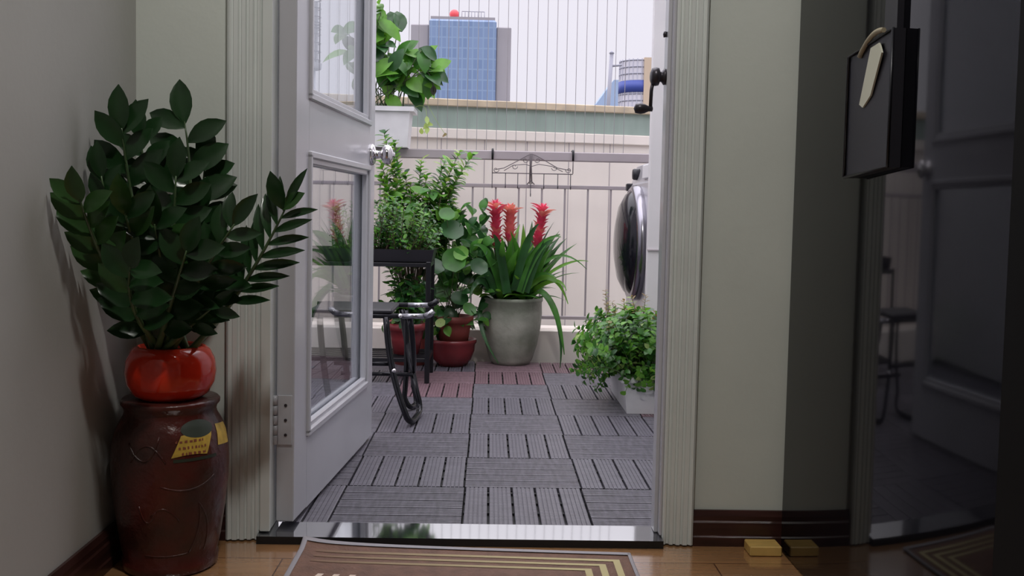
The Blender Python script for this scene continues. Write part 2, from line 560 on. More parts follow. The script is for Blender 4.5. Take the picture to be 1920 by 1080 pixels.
# jambs: flat boards with a stop
b = MB()
b.box(OX0, OX0 + 0.024, 2.126, WYB, 0.022, HEAD, M_trim, 0.002)
b.box(OX0 + 0.003, OX0 + 0.0245, 2.122, 2.13, 0.022, HEAD, M_trim, 0.001)
tag(b.build('trim_4'), 'flat door jamb on the hinge side', 'door jamb', kind='structure')
b = MB()
b.box(OX1 - 0.006, OX1 + 0.0, 2.126, WYB, 0.022, HEAD, M_door, 0.002)
b.box(OX1 - 0.014, OX1 - 0.006, 2.15, 2.19, 0.022, HEAD, M_door, 0.001)
tag(b.build('trim_5'), 'flat door jamb on the latch side', 'door jamb', kind='structure')
b = MB(); b.box(OX0 + 0.024, OX1 - 0.014, 2.126, WYB, HEAD - 0.02, HEAD, M_trim)
tag(b.build('trim_6'), 'flat head jamb over the doorway', 'door jamb', kind='structure')
b = MB()
zf, zb2, yf, yb2 = DZ - 0.003, DZ + 0.0025, 2.104, 2.188
i0 = b.add([(OX0, yf, 0.0), (OX1, yf, 0.0), (OX1, yb2, 0.0), (OX0, yb2, 0.0), (OX0, yf, zf), (OX1, yf, zf), (OX1, yb2, zb2), (OX0, yb2, zb2)])
b.face([i0 + 4, i0 + 5, i0 + 6, i0 + 7], M_granite)
for q in ((0, 1, 5, 4), (1, 2, 6, 5), (2, 3, 7, 6), (3, 0, 4, 7), (3, 2, 1, 0)): b.face([i0 + k for k in q], M_gside)
tag(b.build('trim_7'), 'polished black granite threshold under the doorway', 'threshold', kind='structure')

# ------------------------------------------------------------------ the open door leaf
HX, HY = -0.4395, 2.160          # near corner of the visible face at the hinge side
ANG = math.radians(4.8)
u_ = Vector((math.sin(ANG), math.cos(ANG), 0)); nr_ = Vector((math.cos(ANG), -math.sin(ANG), 0))
dm = Matrix((u_, -nr_, Vector((0, 0, 1)))).transposed().to_4x4()
# local frame: x along the leaf, y into the leaf (away from the visible face), z up
leafE = thing('door_1', (HX, HY, 0), 'white glazed balcony door standing open on the left', 'door', kind='structure')
LT = 0.040
LW = 0.842
LB, LTOP = 0.032, 2.135


def lp(x, y, z):
    return u_ * x - nr_ * y + Vector((0, 0, z))


def ldoor(b, x0, x1, y0, y1, z0, z1, M, bev=0.0):
    b.box(x0, x1, y0, y1, z0, z1, M, bev, mtx=dm)


def child(b, name, parent, label=None):
    me_o = b.build(name)
    me_o.parent = parent
    me_o.location = (0, 0, 0)
    if label: me_o['label'] = label
    return me_o


ax0, ax1 = 0.105, 0.762
zb0, zb1, zt0, zt1 = 0.205, 0.852, 0.979, 2.02
b = MB()
ldoor(b, 0, ax0, 0, LT, LB, LTOP, M_door, 0.002)
ldoor(b, ax1, LW, 0, LT, LB, LTOP, M_door, 0.002)
ldoor(b, ax0, ax1, 0, LT, LB, zb0, M_door, 0.0)
ldoor(b, ax0, ax1, 0, LT, zb1, zt0, M_door, 0.0)
ldoor(b, ax0, ax1, 0, LT, zt1, LTOP, M_door, 0.0)
child(b, 'door_leaf', leafE)
for (z0, z1) in ((zb0, zb1), (zt0, zt1)):
    b = MB()
    for s_, (y0, y1) in ((0, (-0.007, 0.006)), (1, (LT - 0.006, LT + 0.007))):
        w = 0.017
        for t in range(2):
            ww = w if t == 0 else 0.030
            yy0, yy1 = (y0, y1) if t == 0 else ((0.0, 0.016) if s_ == 0 else (LT - 0.016, LT))
            ldoor(b, ax0 - 0.006, ax1 + 0.006, yy0, yy1, z0 - 0.006, z0 - 0.006 + ww, M_door, 0.003)
            ldoor(b, ax0 - 0.006, ax1 + 0.006, yy0, yy1, z1 + 0.006 - ww, z1 + 0.006, M_door, 0.003)
            ldoor(b, ax0 - 0.006, ax0 - 0.006 + ww, yy0, yy1, z0, z1, M_door, 0.003)
            ldoor(b, ax1 + 0.006 - ww, ax1 + 0.006, yy0, yy1, z0, z1, M_door, 0.003)
    bead = child(b, 'glazing_bead', leafE)
    b = MB(); ldoor(b, ax0 + 0.012, ax1 - 0.012, 0.018, 0.022, z0 + 0.012, z1 - 0.012, M_glass)
    child(b, 'glass_pane', bead, 'clear glass pane reflecting the balcony')


def hinge(z0, z1):
    b = MB()
    b.box(-0.004, 0.0015, 0.004, 0.036, z0, z1, M_door, 0.0008, mtx=dm)
    n = 5
    for i in range(n):
        h = (z1 - z0) / n
        q = [lp(-0.006, 0.041, z0 + h * i + 0.001), lp(-0.006, 0.041, z0 + h * (i + 1) - 0.001)]
        b.tube(q, 0.0055, M_door, 10)
    for zz in (0.2, 0.5, 0.8):
        q = lp(-0.004, 0.018, z0 + (z1 - z0) * zz)
        b.tube([q, q + u_ * -0.0016], 0.0035, M_dkmetal, 8)
    return b


child(hinge(0.205, 0.315), 'hinge', leafE, 'white painted butt hinge')
child(hinge(1.70, 1.81), 'hinge', leafE, 'white painted butt hinge')
# knob (both sides), rose, latch plate
b = MB()
kz, kx = 0.892, 0.795


def knob_profile(sgn, y_face):
    # around the axis normal to the leaf
    c = lp(kx, y_face, kz)
    ax = nr_ * sgn
    pr = [(0.031, 0.0), (0.032, 0.004), (0.027, 0.009), (0.013, 0.012), (0.011, 0.022), (0.012, 0.030), (0.022, 0.034), (0.029, 0.042), (0.030, 0.050), (0.026, 0.058), (0.017, 0.063), (0.008, 0.064), (0.007, 0.070), (0.0, 0.071)]
    rings = []
    e1 = u_; e2 = Vector((0, 0, 1))
    n = 28
    for r, h in pr:
        rings.append(b.add([c + ax * h + (e1 * math.cos(2 * math.pi * k / n) + e2 * math.sin(2 * math.pi * k / n)) * max(r, 0.0003) for k in range(n)]))
    for i in range(len(rings) - 1):
        for k in range(n):
            b.face([rings[i] + k, rings[i] + (k + 1) % n, rings[i + 1] + (k + 1) % n, rings[i + 1] + k], M_chrome, True)


knob_profile(1, 0.0); knob_profile(-1, LT)
child(b, 'door_knob', leafE, 'shiny chrome round door knob')
b = MB(); b.box(LW - 0.001, LW + 0.002, 0.008, 0.032, kz - 0.03, kz + 0.03, M_brass, 0.0005, mtx=dm)
b.box(LW + 0.002, LW + 0.010, 0.014, 0.026, kz - 0.008, kz + 0.008, M_brass, 0.001, mtx=dm)
child(b, 'latch_plate', leafE, 'brass latch plate')

# latch knob hanging on the right jamb
t = thing('door_bolt', (0.362, 2.17, 1.03), 'dark metal turn knob with hanging lever on the right jamb', 'door bolt')
b = MB()
b.lathe([(0.0, 0.0), (0.017, 0.0), (0.018, -0.004), (0.012, -0.008), (0.011, -0.012), (0.019, -0.015), (0.0205, -0.022), (0.018, -0.030), (0.010, -0.033), (0, -0.033)], M_dkmetal, 24, (0.362, 2.17, 1.03), 'x')
b.build('turn_knob', t)
b = MB()
b.tube([(0.335, 2.17, 1.02), (0.332, 2.17, 1.0), (0.331, 2.17, 0.962)], 0.004, M_dkmetal, 8)
b.lathe([(0, 0.006), (0.006, 0.004), (0.006, -0.004), (0.010, -0.012), (0.012, -0.022), (0.010, -0.033), (0.0, -0.037)], M_dkmetal, 20, (0.331, 2.17, 0.960), 'x')
b.build('lever', t)
t = thing('strike_stud', (0.362, 2.17, 1.122), 'small dark stud on the right jamb above the turn knob', 'stud')
b = MB(); b.lathe([(0.0, 0.0), (0.006, 0.0), (0.007, -0.006), (0.0, -0.008)], M_dkmetal, 16, (0.362, 2.17, 1.122), 'x'); b.build('stud_head', t)

# ------------------------------------------------------------------ setting: balcony
b = MB(); b.box(-1.95, 1.35, WYB, 4.96, -0.12, -0.012, M_grout)
tag(b.build('floor_balcony'), 'dark balcony slab under the deck tiles', 'floor', kind='structure')
b = MB(); b.box(-1.95, -1.85, WYB, 4.96, -0.012, 2.6, M_out)
tag(b.build('wall_balcony_left'), 'pale side wall of the balcony behind the door', 'wall', kind='structure')
b = MB(); b.box(1.30, 1.4, WYB, 4.96, -0.012, 2.6, M_out)
tag(b.build('wall_balcony_right'), 'pale side wall of the balcony behind the washing machine', 'wall', kind='structure')
b = MB(); b.box(0.628, 1.30, 3.945, 3.985, -0.012, 2.6, M_out, 0.002)
b.box(0.626, 0.70, 3.938, 3.946, 0.585, 0.590, M_rail)
tag(b.build('wall_pier'), 'white partition wall beside the washing machine', 'wall', kind='structure')
b = MB(); b.box(-1.85, 1.30, 4.72, 4.95, -0.012, 0.157, M_cream, 0.004)
tag(b.build('trim_8'), 'low cream kerb under the balcony railing', 'kerb', kind='structure')
b = MB(); b.box(-1.85, 1.30, 4.72, 4.95, 2.5, 2.6, M_out)
tag(b.build('trim_9'), 'white beam across the top of the balcony opening', 'beam', kind='structure')


# deck tiles
def tile_mesh(M, name):
    b = MB()
    S = 0.2975
    b.box(-S / 2, S / 2, -S / 2, S / 2, -0.016, -0.012, M_tileB)
    for k in (-0.12, -0.04, 0.04, 0.12):
        b.box(-S / 2, S / 2, k - 0.006, k + 0.006, -0.012, -0.006, M_tileB)
    sw = S / 5
    for i in range(5):
        x0 = -S / 2 + i * sw + 0.0030; x1 = -S / 2 + (i + 1) * sw - 0.0030
        prof = [(x0, -0.011), (x0, -0.0008)]
        ng = 5
        w = (x1 - x0) / ng
        for k in range(ng):
            xa = x0 + k * w
            prof += [(xa + w * 0.14, 0.0), (xa + w * 0.80, 0.0)]
            if k < ng - 1: prof += [(xa + w * 0.88, -0.0018), (xa + w * 1.06, -0.0018)]
        prof += [(x1, -0.0008), (x1, -0.011)]
        y0, y1 = -S / 2, S / 2
        i0 = b.add([(x, y0, z) for x, z in prof]); i1 = b.add([(x, y1, z) for x, z in prof])
        n = len(prof)
        for k in range(n):
            b.face([i0 + k, i1 + k, i1 + (k + 1) % n, i0 + (k + 1) % n], M)
        b.face([i0 + k for k in range(n)], M); b.face([i1 + k for k in range(n)][::-1], M)
    me = bpy.data.meshes.new(name)
    me.from_pydata(b.v, [], b.f)
    for mm in b.mats: me.materials.append(mm)
    me.polygons.foreach_set('material_index', b.m)
    me.update()
    return me


tmG, tmR = tile_mesh(M_tile, 'grey_deck_tile'), tile_mesh(M_tileR, 'reddish_deck_tile')
TX0, TY0 = -0.068, 2.192
ORD = ['first', 'second', 'third', 'fourth', 'fifth', 'sixth', 'seventh', 'eighth', 'ninth']
COLN = {0: 'middle column', 1: 'column right of middle', -1: 'column left of middle', -2: 'column under open door', 2: 'column behind right jamb',
        -3: 'second column behind door', 3: 'column by right wall', -4: 'third column behind door', -5: 'column by left wall'}
red = {(0, 6), (-1, 6), (-1, 5), (1, 7), (2, 4), (0, 7)}
for cx_ in range(-5, 4):
    for r_ in range(8):
        isr = (cx_, r_) in red
        x = TX0 + 0.15 + 0.3 * cx_; y = TY0 + 0.15 + 0.3 * r_
        if x > 1.15: continue
        if y > 4.58: continue
        if cx_ >= 2 and r_ >= 5: continue
        if cx_ <= -5 and r_ > 6: continue
        o = bpy.data.objects.new('deck_tile', tmR if isr else tmG)
        COL.objects.link(o)
        length = (cx_ + r_) % 2 == 0
        o.location = (x, y, DZ)
        o.rotation_euler = (0, 0, 0 if length else math.pi / 2)
        tag(o, '%s deck tile, %s slats, %s row from the threshold, %s' % ('reddish' if isr else 'grey', 'lengthwise' if length else 'crosswise', ORD[r_], COLN[cx_]),
            'deck tile', 'interlocking deck tiles on the balcony floor')

# railing
t = thing('balcony_railing', (0, 4.80, 0.157), 'mauve-grey metal balcony railing with thin balusters', 'railing')
RX0, RX1 = -1.84, 1.29
b = MB(); b.box(RX0, RX1, 4.775, 4.825, 0.985, 1.030, M_rail, 0.004); b.build('handrail', t)
b = MB(); b.box(RX0, RX1, 4.788, 4.812, 0.850, 0.868, M_rail, 0.002); b.build('upper_rail', t)
b = MB(); b.box(RX0, RX1, 4.788, 4.812, 0.205, 0.222, M_rail, 0.002); b.build('lower_rail', t)
bx0 = 0.1138
for k in range(-16, 11):
    x = W(971, 450, 4.8).x + k * 0.1135
    if not (RX0 + 0.03 < x < RX1 - 0.03): continue
    b = MB(); b.box(x - 0.0045, x + 0.0045, 4.7955, 4.8045, 0.222, 0.850, M_rail); b.build('baluster', t)
for x in (-1.80, 0.82, 1.25, -0.62):
    b = MB(); b.box(x - 0.014, x + 0.014, 4.786, 4.814, 0.155, 0.985, M_rail); b.build('post', t)

# invisible grille cables
t = thing('cable_grille', (0, 4.80, 1.03), 'row of thin vertical steel safety cables above the railing', 'safety grille')
xs = W(878, 100, 4.905).x
b = MB(); b.box(-1.84, 1.29, 4.897, 4.913, 0.995, 1.012, M_rail)
for x in (-1.7, -0.62, 0.45, 1.2): b.box(x - 0.01, x + 0.01, 4.82, 4.90, 0.998, 1.008, M_rail)
b.build('anchor_rail', t)
for k in range(-46, 17):
    x = xs + k * 0.0492
    if not (-1.8 < x < 1.25): continue
    b = MB(); b.tube([(x, 4.905, 1.01), (x, 4.905, 2.5)], 0.0016, M_cable, 6, caps=False); b.build('cable', t)

# neighbour parapet
p0 = W(745, 190, 5.30); p1 = W(1225, 205, 5.557)
dv = Vector((p1.x - p0.x, p1.y - p0.y, 0)).normalized()
nv = Vector((-dv.y, dv.x, 0))
pm = Matrix((dv, nv, Vector((0, 0, 1)))).transposed().to_4x4(); pm.translation = Vector((p0.x, p0.y, 0))
t = thing('parapet_wall', (p0.x, p0.y, -1.0), 'cream rooftop parapet wall with green band and tan cap behind the railing', 'wall')


def pbox(name, x0, x1, y0, y1, z0, z1, M, bev=0.0):
    b = MB(); b.box(x0, x1, y0, y1, z0, z1, M, bev, mtx=pm)
    return b.build(name, t)


pbox('wall_face', -2.6, 4.5, 0.0, 0.25, -1.0, 1.182, M_cream)
pbox('green_band', -2.6, 4.5, -0.006, 0.25, 1.182, 1.300, M_green)
pbox('cap', -2.6, 4.5, -0.03, 0.28, 1.300, 1.339, M_cap, 0.004)
b = MB()
for i in range(30):
    x = -2.4 + i * 0.24
    b.box(x, x + 0.004, -0.0015, 0.001, -0.9, 1.18, M_rail, 0, mtx=pm)
b.build('panel_joints', t)
pbox('ledge', -2.6, 4.5, -0.02, 0.0, 1.125, 1.180, M_cream, 0.004)

# ------------------------------------------------------------------ far buildings
FY = 300.0


def fx(px, py=190, Y=FY): return W(px, py, Y).x
def fz(py, px, Y=FY): return W(px, py, Y).z


ztop = fz(36, 865)
t = thing('office_tower', (fx(866), FY, -30), 'blue glass office tower with grey flanks and red ball on roof', 'building')
xa, xb = fx(803, 110), fx(930, 110)
b = MB(); b.box(xa, xb, FY, FY + 24, -30, ztop, M_facade, 0.6); b.build('glass_facade', t, origin=((xa + xb) / 2, FY, 0))
b = MB(); b.box(xa - 5.6, xa, FY + 1.5, FY + 22, -30, fz(43, 780), M_twall, 0.3); b.build('side_wing', t)
b = MB(); b.box(xb, xb + 4.6, FY + 1.5, FY + 22, -30, fz(49, 945), M_twall, 0.3); b.build('side_wing', t)
b = MB()
b.box(xa + 0.5, xb - 0.5, FY + 0.8, FY + 23, ztop, ztop + 0.9, M_twall)
for q in range(8): b.tube([(xa + 10 + q, FY + 3, ztop), (xa + 10 + q, FY + 3, ztop + 3)], 0.12, M_mull, 6)
b.tube([(xa + 10, FY + 3, ztop + 3), (xa + 17, FY + 3, ztop + 3)], 0.12, M_mull, 6)
b.build('roof_railing', t)
b = MB()
c = W(852, 27, FY + 3)
b.lathe([(1.5 * math.sin(math.pi * i / 12) if 0 < i < 12 else 0, -1.5 * math.cos(math.pi * i / 12)) for i in range(13)], M_redball, 24, (c.x, c.y, c.z))
b.tube([(c.x, c.y, ztop), (c.x, c.y, c.z - 1.3)], 0.3, M_redball, 8)
b.build('red_ball', t)

# round building at the right
BY = 90.0
cL, cR = W(1166, 160, BY), W(1236, 160, BY)
rad = (cR.x - cL.x) / 2 * 1.05
bc = Vector((cL.x + rad, BY + rad, 0))
t = thing('round_building', (bc.x, bc.y, -20), 'white round-fronted building with a blue band behind the right jamb', 'building')
zt_, zb_ = fz(112, 1200, BY), -20
b1, b2 = fz(150, 1190, BY), fz(172, 1190, BY)
b = MB()
n = 28
prof = [(rad, zb_), (rad, zt_), (0, zt_)]
b.lathe(prof, M_bwhite, n, (bc.x, bc.y, 0), smooth=False); b.build('drum', t)
b = MB(); b.lathe([(rad * 1.0, b2), (rad * 1.045, b2), (rad * 1.045, b1), (rad * 1.0, b1)], M_bblue, n, (bc.x, bc.y, 0)); b.build('blue_band', t)
b = MB()
for k in range(n):
    a = 2 * math.pi * k / n
    b.tube([(bc.x + rad * 1.01 * math.cos(a), bc.y + rad * 1.01 * math.sin(a), -15), (bc.x + rad * 1.01 * math.cos(a), bc.y + rad * 1.01 * math.sin(a), zt_ + 0.15)], 0.05, M_mull, 5)
z = zt_
while z > -2:
    if not (b2 < z < b1):
        b.tube([(bc.x + rad * 1.01 * math.cos(2 * math.pi * k / n), bc.y + rad * 1.01 * math.sin(2 * math.pi * k / n), z) for k in range(n)], 0.06, M_mull, 5, closed=True)
    z -= 0.62
b.build('window_mullions', t)
b = MB(); q = W(1208, 120, BY - 0.1); b.box(q.x, q.x + 1.0, q.y - 0.1, q.y + 1.5, -20, zt_ + 0.2, M_bbeige); b.build('beige_bay', t)
t = thing('pale_blue_building', (W(1150, 180, 130).x, 130, -20), 'small pale blue building with sloping roof left of round building', 'building')
q0, q1 = W(1117, 196, 130), W(1168, 150, 130)
b = MB()
i0 = b.add([(q0.x, 130, -20), (q1.x + 2, 130, -20), (q1.x + 2, 130, q1.z), (q1.x - 1.2, 130, q1.z), (q0.x, 130, q0.z)])
i1 = b.add([(q0.x, 138, -20), (q1.x + 2, 138, -20), (q1.x + 2, 138, q1.z), (q1.x - 1.2, 138, q1.z), (q0.x, 138, q0.z)])
for k in range(5): b.face([i0 + k, i0 + (k + 1) % 5, i1 + (k + 1) % 5, i1 + k], M_lblue)
b.face([i0 + k for k in range(5)], M_lblue); b.face([i1 + k for k in range(5)], M_lblue)
b.build('walls', t)
t = thing('antenna_mast', (W(1140, 200, 60).x, 60, -20), 'slim grey mast with side arm left of the round building', 'mast')
b = MB(); b.tube([Vector((W(1140, 204, 60).x, 60, -20)), W(1140, 204, 60), W(1147, 100, 60)], 0.12, M_mull, 8)
b.tube([W(1145, 124, 60), W(1166, 122, 60)], 0.07, M_mull, 6); b.build('mast_pole', t)
b = MB(); q = W(1147, 100, 60); b.lathe([(0.0, -0.1), (0.17, 0), (0, 0.2)], M_mull, 10, q); b.build('mast_tip', t)
# gridded tank tower off to the right, seen as a reflection in the door glass
tcx, tcy = 22.75, 66.0
t = thing('tank_tower', (tcx, tcy, -20), 'grey gridded tank tower mirrored in the upper door pane', 'tower')
b = MB(); tz0, tz1 = 10.6, 15.2
M_tank = mat('tank_grey', (0.16, 0.16, 0.18), 0.5)
b.lathe([(0.62, tz0), (0.66, tz0 + 0.4), (0.40, tz0 + 0.5), (0.40, tz1), (0, tz1)], M_tank, 16, (tcx, tcy, 0)); b.build('tank', t)
b = MB()
for k in range(8):
    a = 2 * math.pi * k / 8
    b.tube([(tcx + 0.55 * math.cos(a), tcy + 0.55 * math.sin(a), tz0), (tcx + 0.55 * math.cos(a), tcy + 0.55 * math.sin(a), tz1)], 0.04, M_dkmetal, 5)
for z in [tz0 + 0.6 * i for i in range(9)] + [13.4, 13.6, 13.8]:
    b.tube([(tcx + 0.56 * math.cos(2 * math.pi * k / 16), tcy + 0.56 * math.sin(2 * math.pi * k / 16), z) for k in range(16)], 0.05, M_dkmetal, 5, closed=True)
b.build('cage', t)
b = MB(); b.tube([(tcx, tcy, -20), (tcx, tcy, tz0)], 0.25, M_mull, 8); b.build('column', t)

# ------------------------------------------------------------------ urn, red pot, zz plant
UX, UY = -0.652, 1.985
uprof = [(0, 0), (0.086, 0), (0.092, 0.006), (0.093, 0.022), (0.090, 0.026), (0.097, 0.06), (0.106, 0.12), (0.1125, 0.18), (0.1135, 0.22), (0.112, 0.25), (0.106, 0.278),
         (0.097, 0.298), (0.090, 0.310), (0.088, 0.318), (0.090, 0.326), (0.095, 0.332), (0.0955, 0.338), (0.092, 0.342), (0, 0.342)]


def ur(z):
    pts = uprof[1:-1]
    for (r0, z0), (r1, z1) in zip(pts, pts[1:]):
        if z0 <= z <= z1 and z1 > z0: return r0 + (r1 - r0) * (z - z0) / (z1 - z0)
    return 0.1


t = thing('ceramic_urn', (UX, UY, 0), 'tall brown-red glazed urn with yellow label standing in the left corner', 'urn')
b = MB(); b.lathe(uprof, M_urn, 64, (UX, UY, 0)); b.build('body', t)
PH0 = math.radians(-71.7)


def upatch(b, fn, M, off=0.0006, na=16, nz=6):
    """fn(u,v)->(angle offset deg to the right, z), wrapped on the urn"""
    g = []
    for j in range(nz + 1):
        for i in range(na + 1):
            a, z = fn(i / na, j / nz)
            r = ur(z) + off; ph = PH0 + math.radians(a)
            g.append((UX + r * math.cos(ph), UY + r * math.sin(ph), z))
    i0 = b.add(g)
    for j in range(nz):
        for i in range(na):
            k = i0 + j * (na + 1) + i
            b.face([k, k + 1, k + na + 2, k + na + 1], M, True)


b = MB()
upatch(b, lambda u, v: (6 + 36 * u + (v * 10 - 10) * 1.0 + 4, 0.244 + 0.040 * v + 0.004 * math.sin(u * 3)), M_yel, 0.0010)
upatch(b, lambda u, v: (52 + 24 * u + v * 4, 0.255 + 0.040 * v - 0.004 * u), M_yel, 0.0010)
b.build('yellow_label', t)
b = MB()
upatch(b, lambda u, v: (30 + 20 * math.cos(2 * math.pi * u) * v, 0.294 + 0.016 * math.sin(2 * math.pi * u) * v), M_ogrn, 0.0012, 24, 5)
b.build('dark_oval', t)
b = MB()
upatch(b, lambda u, v: (2 + 46 * u, 0.235 + 0.006 * v), M_ogrn, 0.0009)
b.build('dark_stripe', t)
rnd = random.Random(4)
b = MB()
for row, z in enumerate((0.273, 0.261, 0.250)):
    a = 10 + (2 - row) * -3
    while a < 34:
        w = rnd.uniform(1.5, 3.2)
        upatch(b, lambda u, v: (a + w * u, z + 0.0055 * v * rnd.uniform(0.6, 1) - 0.002), M_ink, 0.0016, 2, 1)
        a += w + rnd.uniform(1.2, 2.4)
b.build('label_print', t)
# raised dragon-like relief and character bands on the body
b = MB()
for (a0, z0, a1, z1, a2, z2, r) in ((-45, 0.27, -20, 0.20, -12, 0.285, 0.004), (-40, 0.235, -25, 0.30, -5, 0.235, 0.004), (-10, 0.19, 20, 0.165, 45, 0.20, 0.003), (-20, 0.13, -8, 0.165, 8, 0.12, 0.003),
                                    (20, 0.05, 35, 0.10, 28, 0.15, 0.003), (28, 0.15, 48, 0.10, 40, 0.05, 0.003), (-32, 0.15, -25, 0.09, -15, 0.14, 0.003), (-30, 0.05, 0, 0.045, 20, 0.05, 0.002)):
    pts = []
    for i in range(13):
        s_ = i / 12
        a = a0 * (1 - s_) ** 2 + 2 * a1 * s_ * (1 - s_) + a2 * s_ * s_
        z = z0 * (1 - s_) ** 2 + 2 * z1 * s_ * (1 - s_) + z2 * s_ * s_
        rr = ur(z); ph = PH0 + math.radians(a)
        pts.append((UX + rr * math.cos(ph), UY + rr * math.sin(ph), z))
    b.tube(pts, r * 0.5, M_urn, 6)
b.build('relief_ornament', t)

PZ = 0.342
t = thing('potted_zz_plant', (UX, UY, PZ), 'dark green broad-fronded plant in a shiny red bowl on the urn', 'potted plant')
b = MB(); b.lathe([(0, 0), (0.060, 0), (0.074, 0.010), (0.085, 0.032), (0.088, 0.054), (0.085, 0.078), (0.075, 0.097), (0.067, 0.103), (0.063, 0.105), (0.060, 0.102), (0.060, 0.090), (0, 0.090)], M_red, 56, (UX, UY, PZ),
                   mats=[M_red] * 10 + [M_soil]); b.build('bowl', t)

rz = random.Random(11)
base0 = Vector((UX, UY, PZ + 0.085))


def clampwall(v, mx=XL + 0.006, my=WY - 0.032):
    return Vector((max(v.x, mx), min(v.y, my), v.z))


def frond(tip, side_bend, nl, L, wd, M, facing=(0, -1, 0.25), t0=0.3, spread=0.75, young=0.0, jit=0.2, basex=None, fold=0.18, flat=0):
    b = MB()
    bp = base0 + Vector((rz.uniform(-0.035, 0.035), rz.uniform(-0.03, 0.02), 0)) if basex is None else base0 + Vector(basex)
    tip = Vector(tip)
    mid = (bp + tip) / 2 + Vector(side_bend)
    pts = [clampwall(p) for p in bez(bp, mid, tip, 14)]
    rr = [0.0062 * (1 - i / 14) + 0.0016 for i in range(15)]
    st = MB(); st.tube(pts, rr, M_zzs, 7)
    fc = Vector(facing).normalized()
    for i in range(nl):
        s_ = t0 + (0.97 - t0) * i / (nl - 1)
        k = s_ * 14; a = int(min(k, 13)); p = pts[a].lerp(pts[a + 1], k - a)
        tg = (pts[a + 1] - pts[a]).normalized()
        sd = tg.cross(fc).normalized() * (1 if i % 2 else -1)
        d = tg * (1 - spread * 0.55) + sd * spread + Vector((rz.uniform(-jit, jit), rz.uniform(-jit, jit), rz.uniform(-jit, jit))) * 0.6
        ll = L * (0.72 + 0.35 * math.sin(math.pi * (0.25 + 0.6 * i / nl))) * rz.uniform(0.9, 1.1)
        nn = fc + Vector((rz.uniform(-jit, jit), 0, rz.uniform(-jit, jit)))
        mm = M_zz2 if rz.random() < young else M
        # keep blades out of the walls
        end = p + d.normalized() * ll
        if end.x < XL + 0.012: d.x += (XL + 0.012 - end.x) / ll * 1.4
        if end.y > WY - 0.035: d.y -= (end.y - WY + 0.035) / ll * 1.4
        b.leaf(p, d, nn, ll, wd * ll / L, mm, droop=rz.uniform(0.1, 0.5), fold=fold, n=6, peak=0.48)
    tg = (pts[-1] - pts[-2]).normalized()
    dt = tg.copy()
    b.leaf(pts[-1] - tg * 0.004, dt, fc, L, wd, M_zz2 if rz.random() < young else M, droop=0.2, fold=fold, n=6)
    for i_, v in enumerate(b.v):
        b.v[i_] = (max(v[0], XL + 0.004), min(v[1], WY - 0.028), v[2])
    o = b.build('frond', t)
    st.build('stem', o)
    return o


def Z(px, py, Y): return W(px, py, Y)


frond(Z(346, 228, 2.00), (0.05, 0, 0.03), 9, 0.092, 0.045, M_zz, t0=0.42, spread=0.85)
frond(Z(228, 240, 1.88), (-0.03, 0, 0.04), 12, 0.085, 0.040, M_zz, t0=0.28, spread=0.55)
frond(Z(262, 255, 1.95), (-0.02, 0, 0.03), 10, 0.075, 0.038, M_zz, t0=0.35, spread=0.6)
frond(Z(150, 375, 1.72), (-0.02, -0.05, 0.04), 13, 0.070, 0.034, M_zz2, t0=0.3, spread=0.6, young=0.5)
frond(Z(235, 400, 1.78), (-0.02, -0.05, 0.02), 12, 0.080, 0.038, M_zz, t0=0.25, spread=0.7, young=0.45)
frond(Z(245, 500, 1.74), (-0.04, -0.05, 0.0), 10, 0.074, 0.038, M_zz, t0=0.3, spread=0.75, young=0.3)
frond(Z(538, 385, 1.88), (0.015, -0.02, -0.045), 17, 0.084, 0.019, M_zz, t0=0.42, spread=0.62, fold=0.35, jit=0.06, basex=(0.03, -0.01, 0), facing=(-0.15, -1, 0.3))
frond(Z(385, 300, 2.02), (0.03, 0, 0.02), 11, 0.074, 0.042, M_zz, t0=0.35, spread=0.8)
frond(Z(372, 400, 1.92), (0.02, -0.02, 0.02), 11, 0.078, 0.040, M_zz, t0=0.3, spread=0.75)
frond(Z(440, 420, 1.80), (0.0, -0.05, 0.01), 13, 0.075, 0.030, M_zz, t0=0.25, spread=0.65, fold=0.3, young=0.1)
frond(Z(330, 330, 1.88), (0.0, -0.02, 0.02), 12, 0.078, 0.038, M_zz, t0=0.25, spread=0.75, young=0.15)
frond(Z(290, 420, 1.80), (0.0, -0.04, 0.0), 12, 0.078, 0.038, M_zz, t0=0.2, spread=0.75, young=0.25)
frond(Z(350, 470, 1.80), (0.01, -0.04, 0.0), 10, 0.075, 0.040, M_zz, t0=0.2, spread=0.7)
frond(Z(400, 575, 1.86), (0.0, -0.02, 0.0), 4, 0.060, 0.024, M_zz, t0=0.5, spread=0.6)
frond(Z(425, 510, 1.88), (0.0, -0.02, 0.0), 9, 0.068, 0.030, M_zz, t0=0.3, spread=0.7)
frond(Z(190, 330, 1.86), (-0.03, 0, 0.02), 11, 0.07, 0.032, M_zz, t0=0.3, spread=0.5)

t_ = MB()
pe = Z(530, 392, 1.88)
t_.leaf(pe, Z(505, 325, 1.86) - pe, (-0.2, -1, 0.2), 0.075, 0.034, M_zz, droop=0.2, n=6)
t_.leaf(pe, Z(573, 355, 1.86) - pe, (-0.1, -0.8, 0.5), 0.055, 0.032, M_zz2, droop=0.2, n=6)
t_.build('tip_leaves', t)

# ------------------------------------------------------------------ doormat
t = thing('doormat', (-0.05, 1.85, 0.0), 'brown doormat with pale yellow border stripes in front of the threshold', 'doormat')
MX0, MX1, MY0, MY1 = -0.400, 0.292, 1.55, 2.080


def mz(x, y):
    z = 0.004
    d = max(0, (x - MX0))
    if y > 2.04: z += (y - 2.04) / 0.04 * 0.010 * (0.15 + 0.85 * math.exp(-d / 0.12))
    z += 0.006 * math.exp(-d / 0.03)
    return z


def myo(x): return 0.012 - 0.055 * (x - MX0)


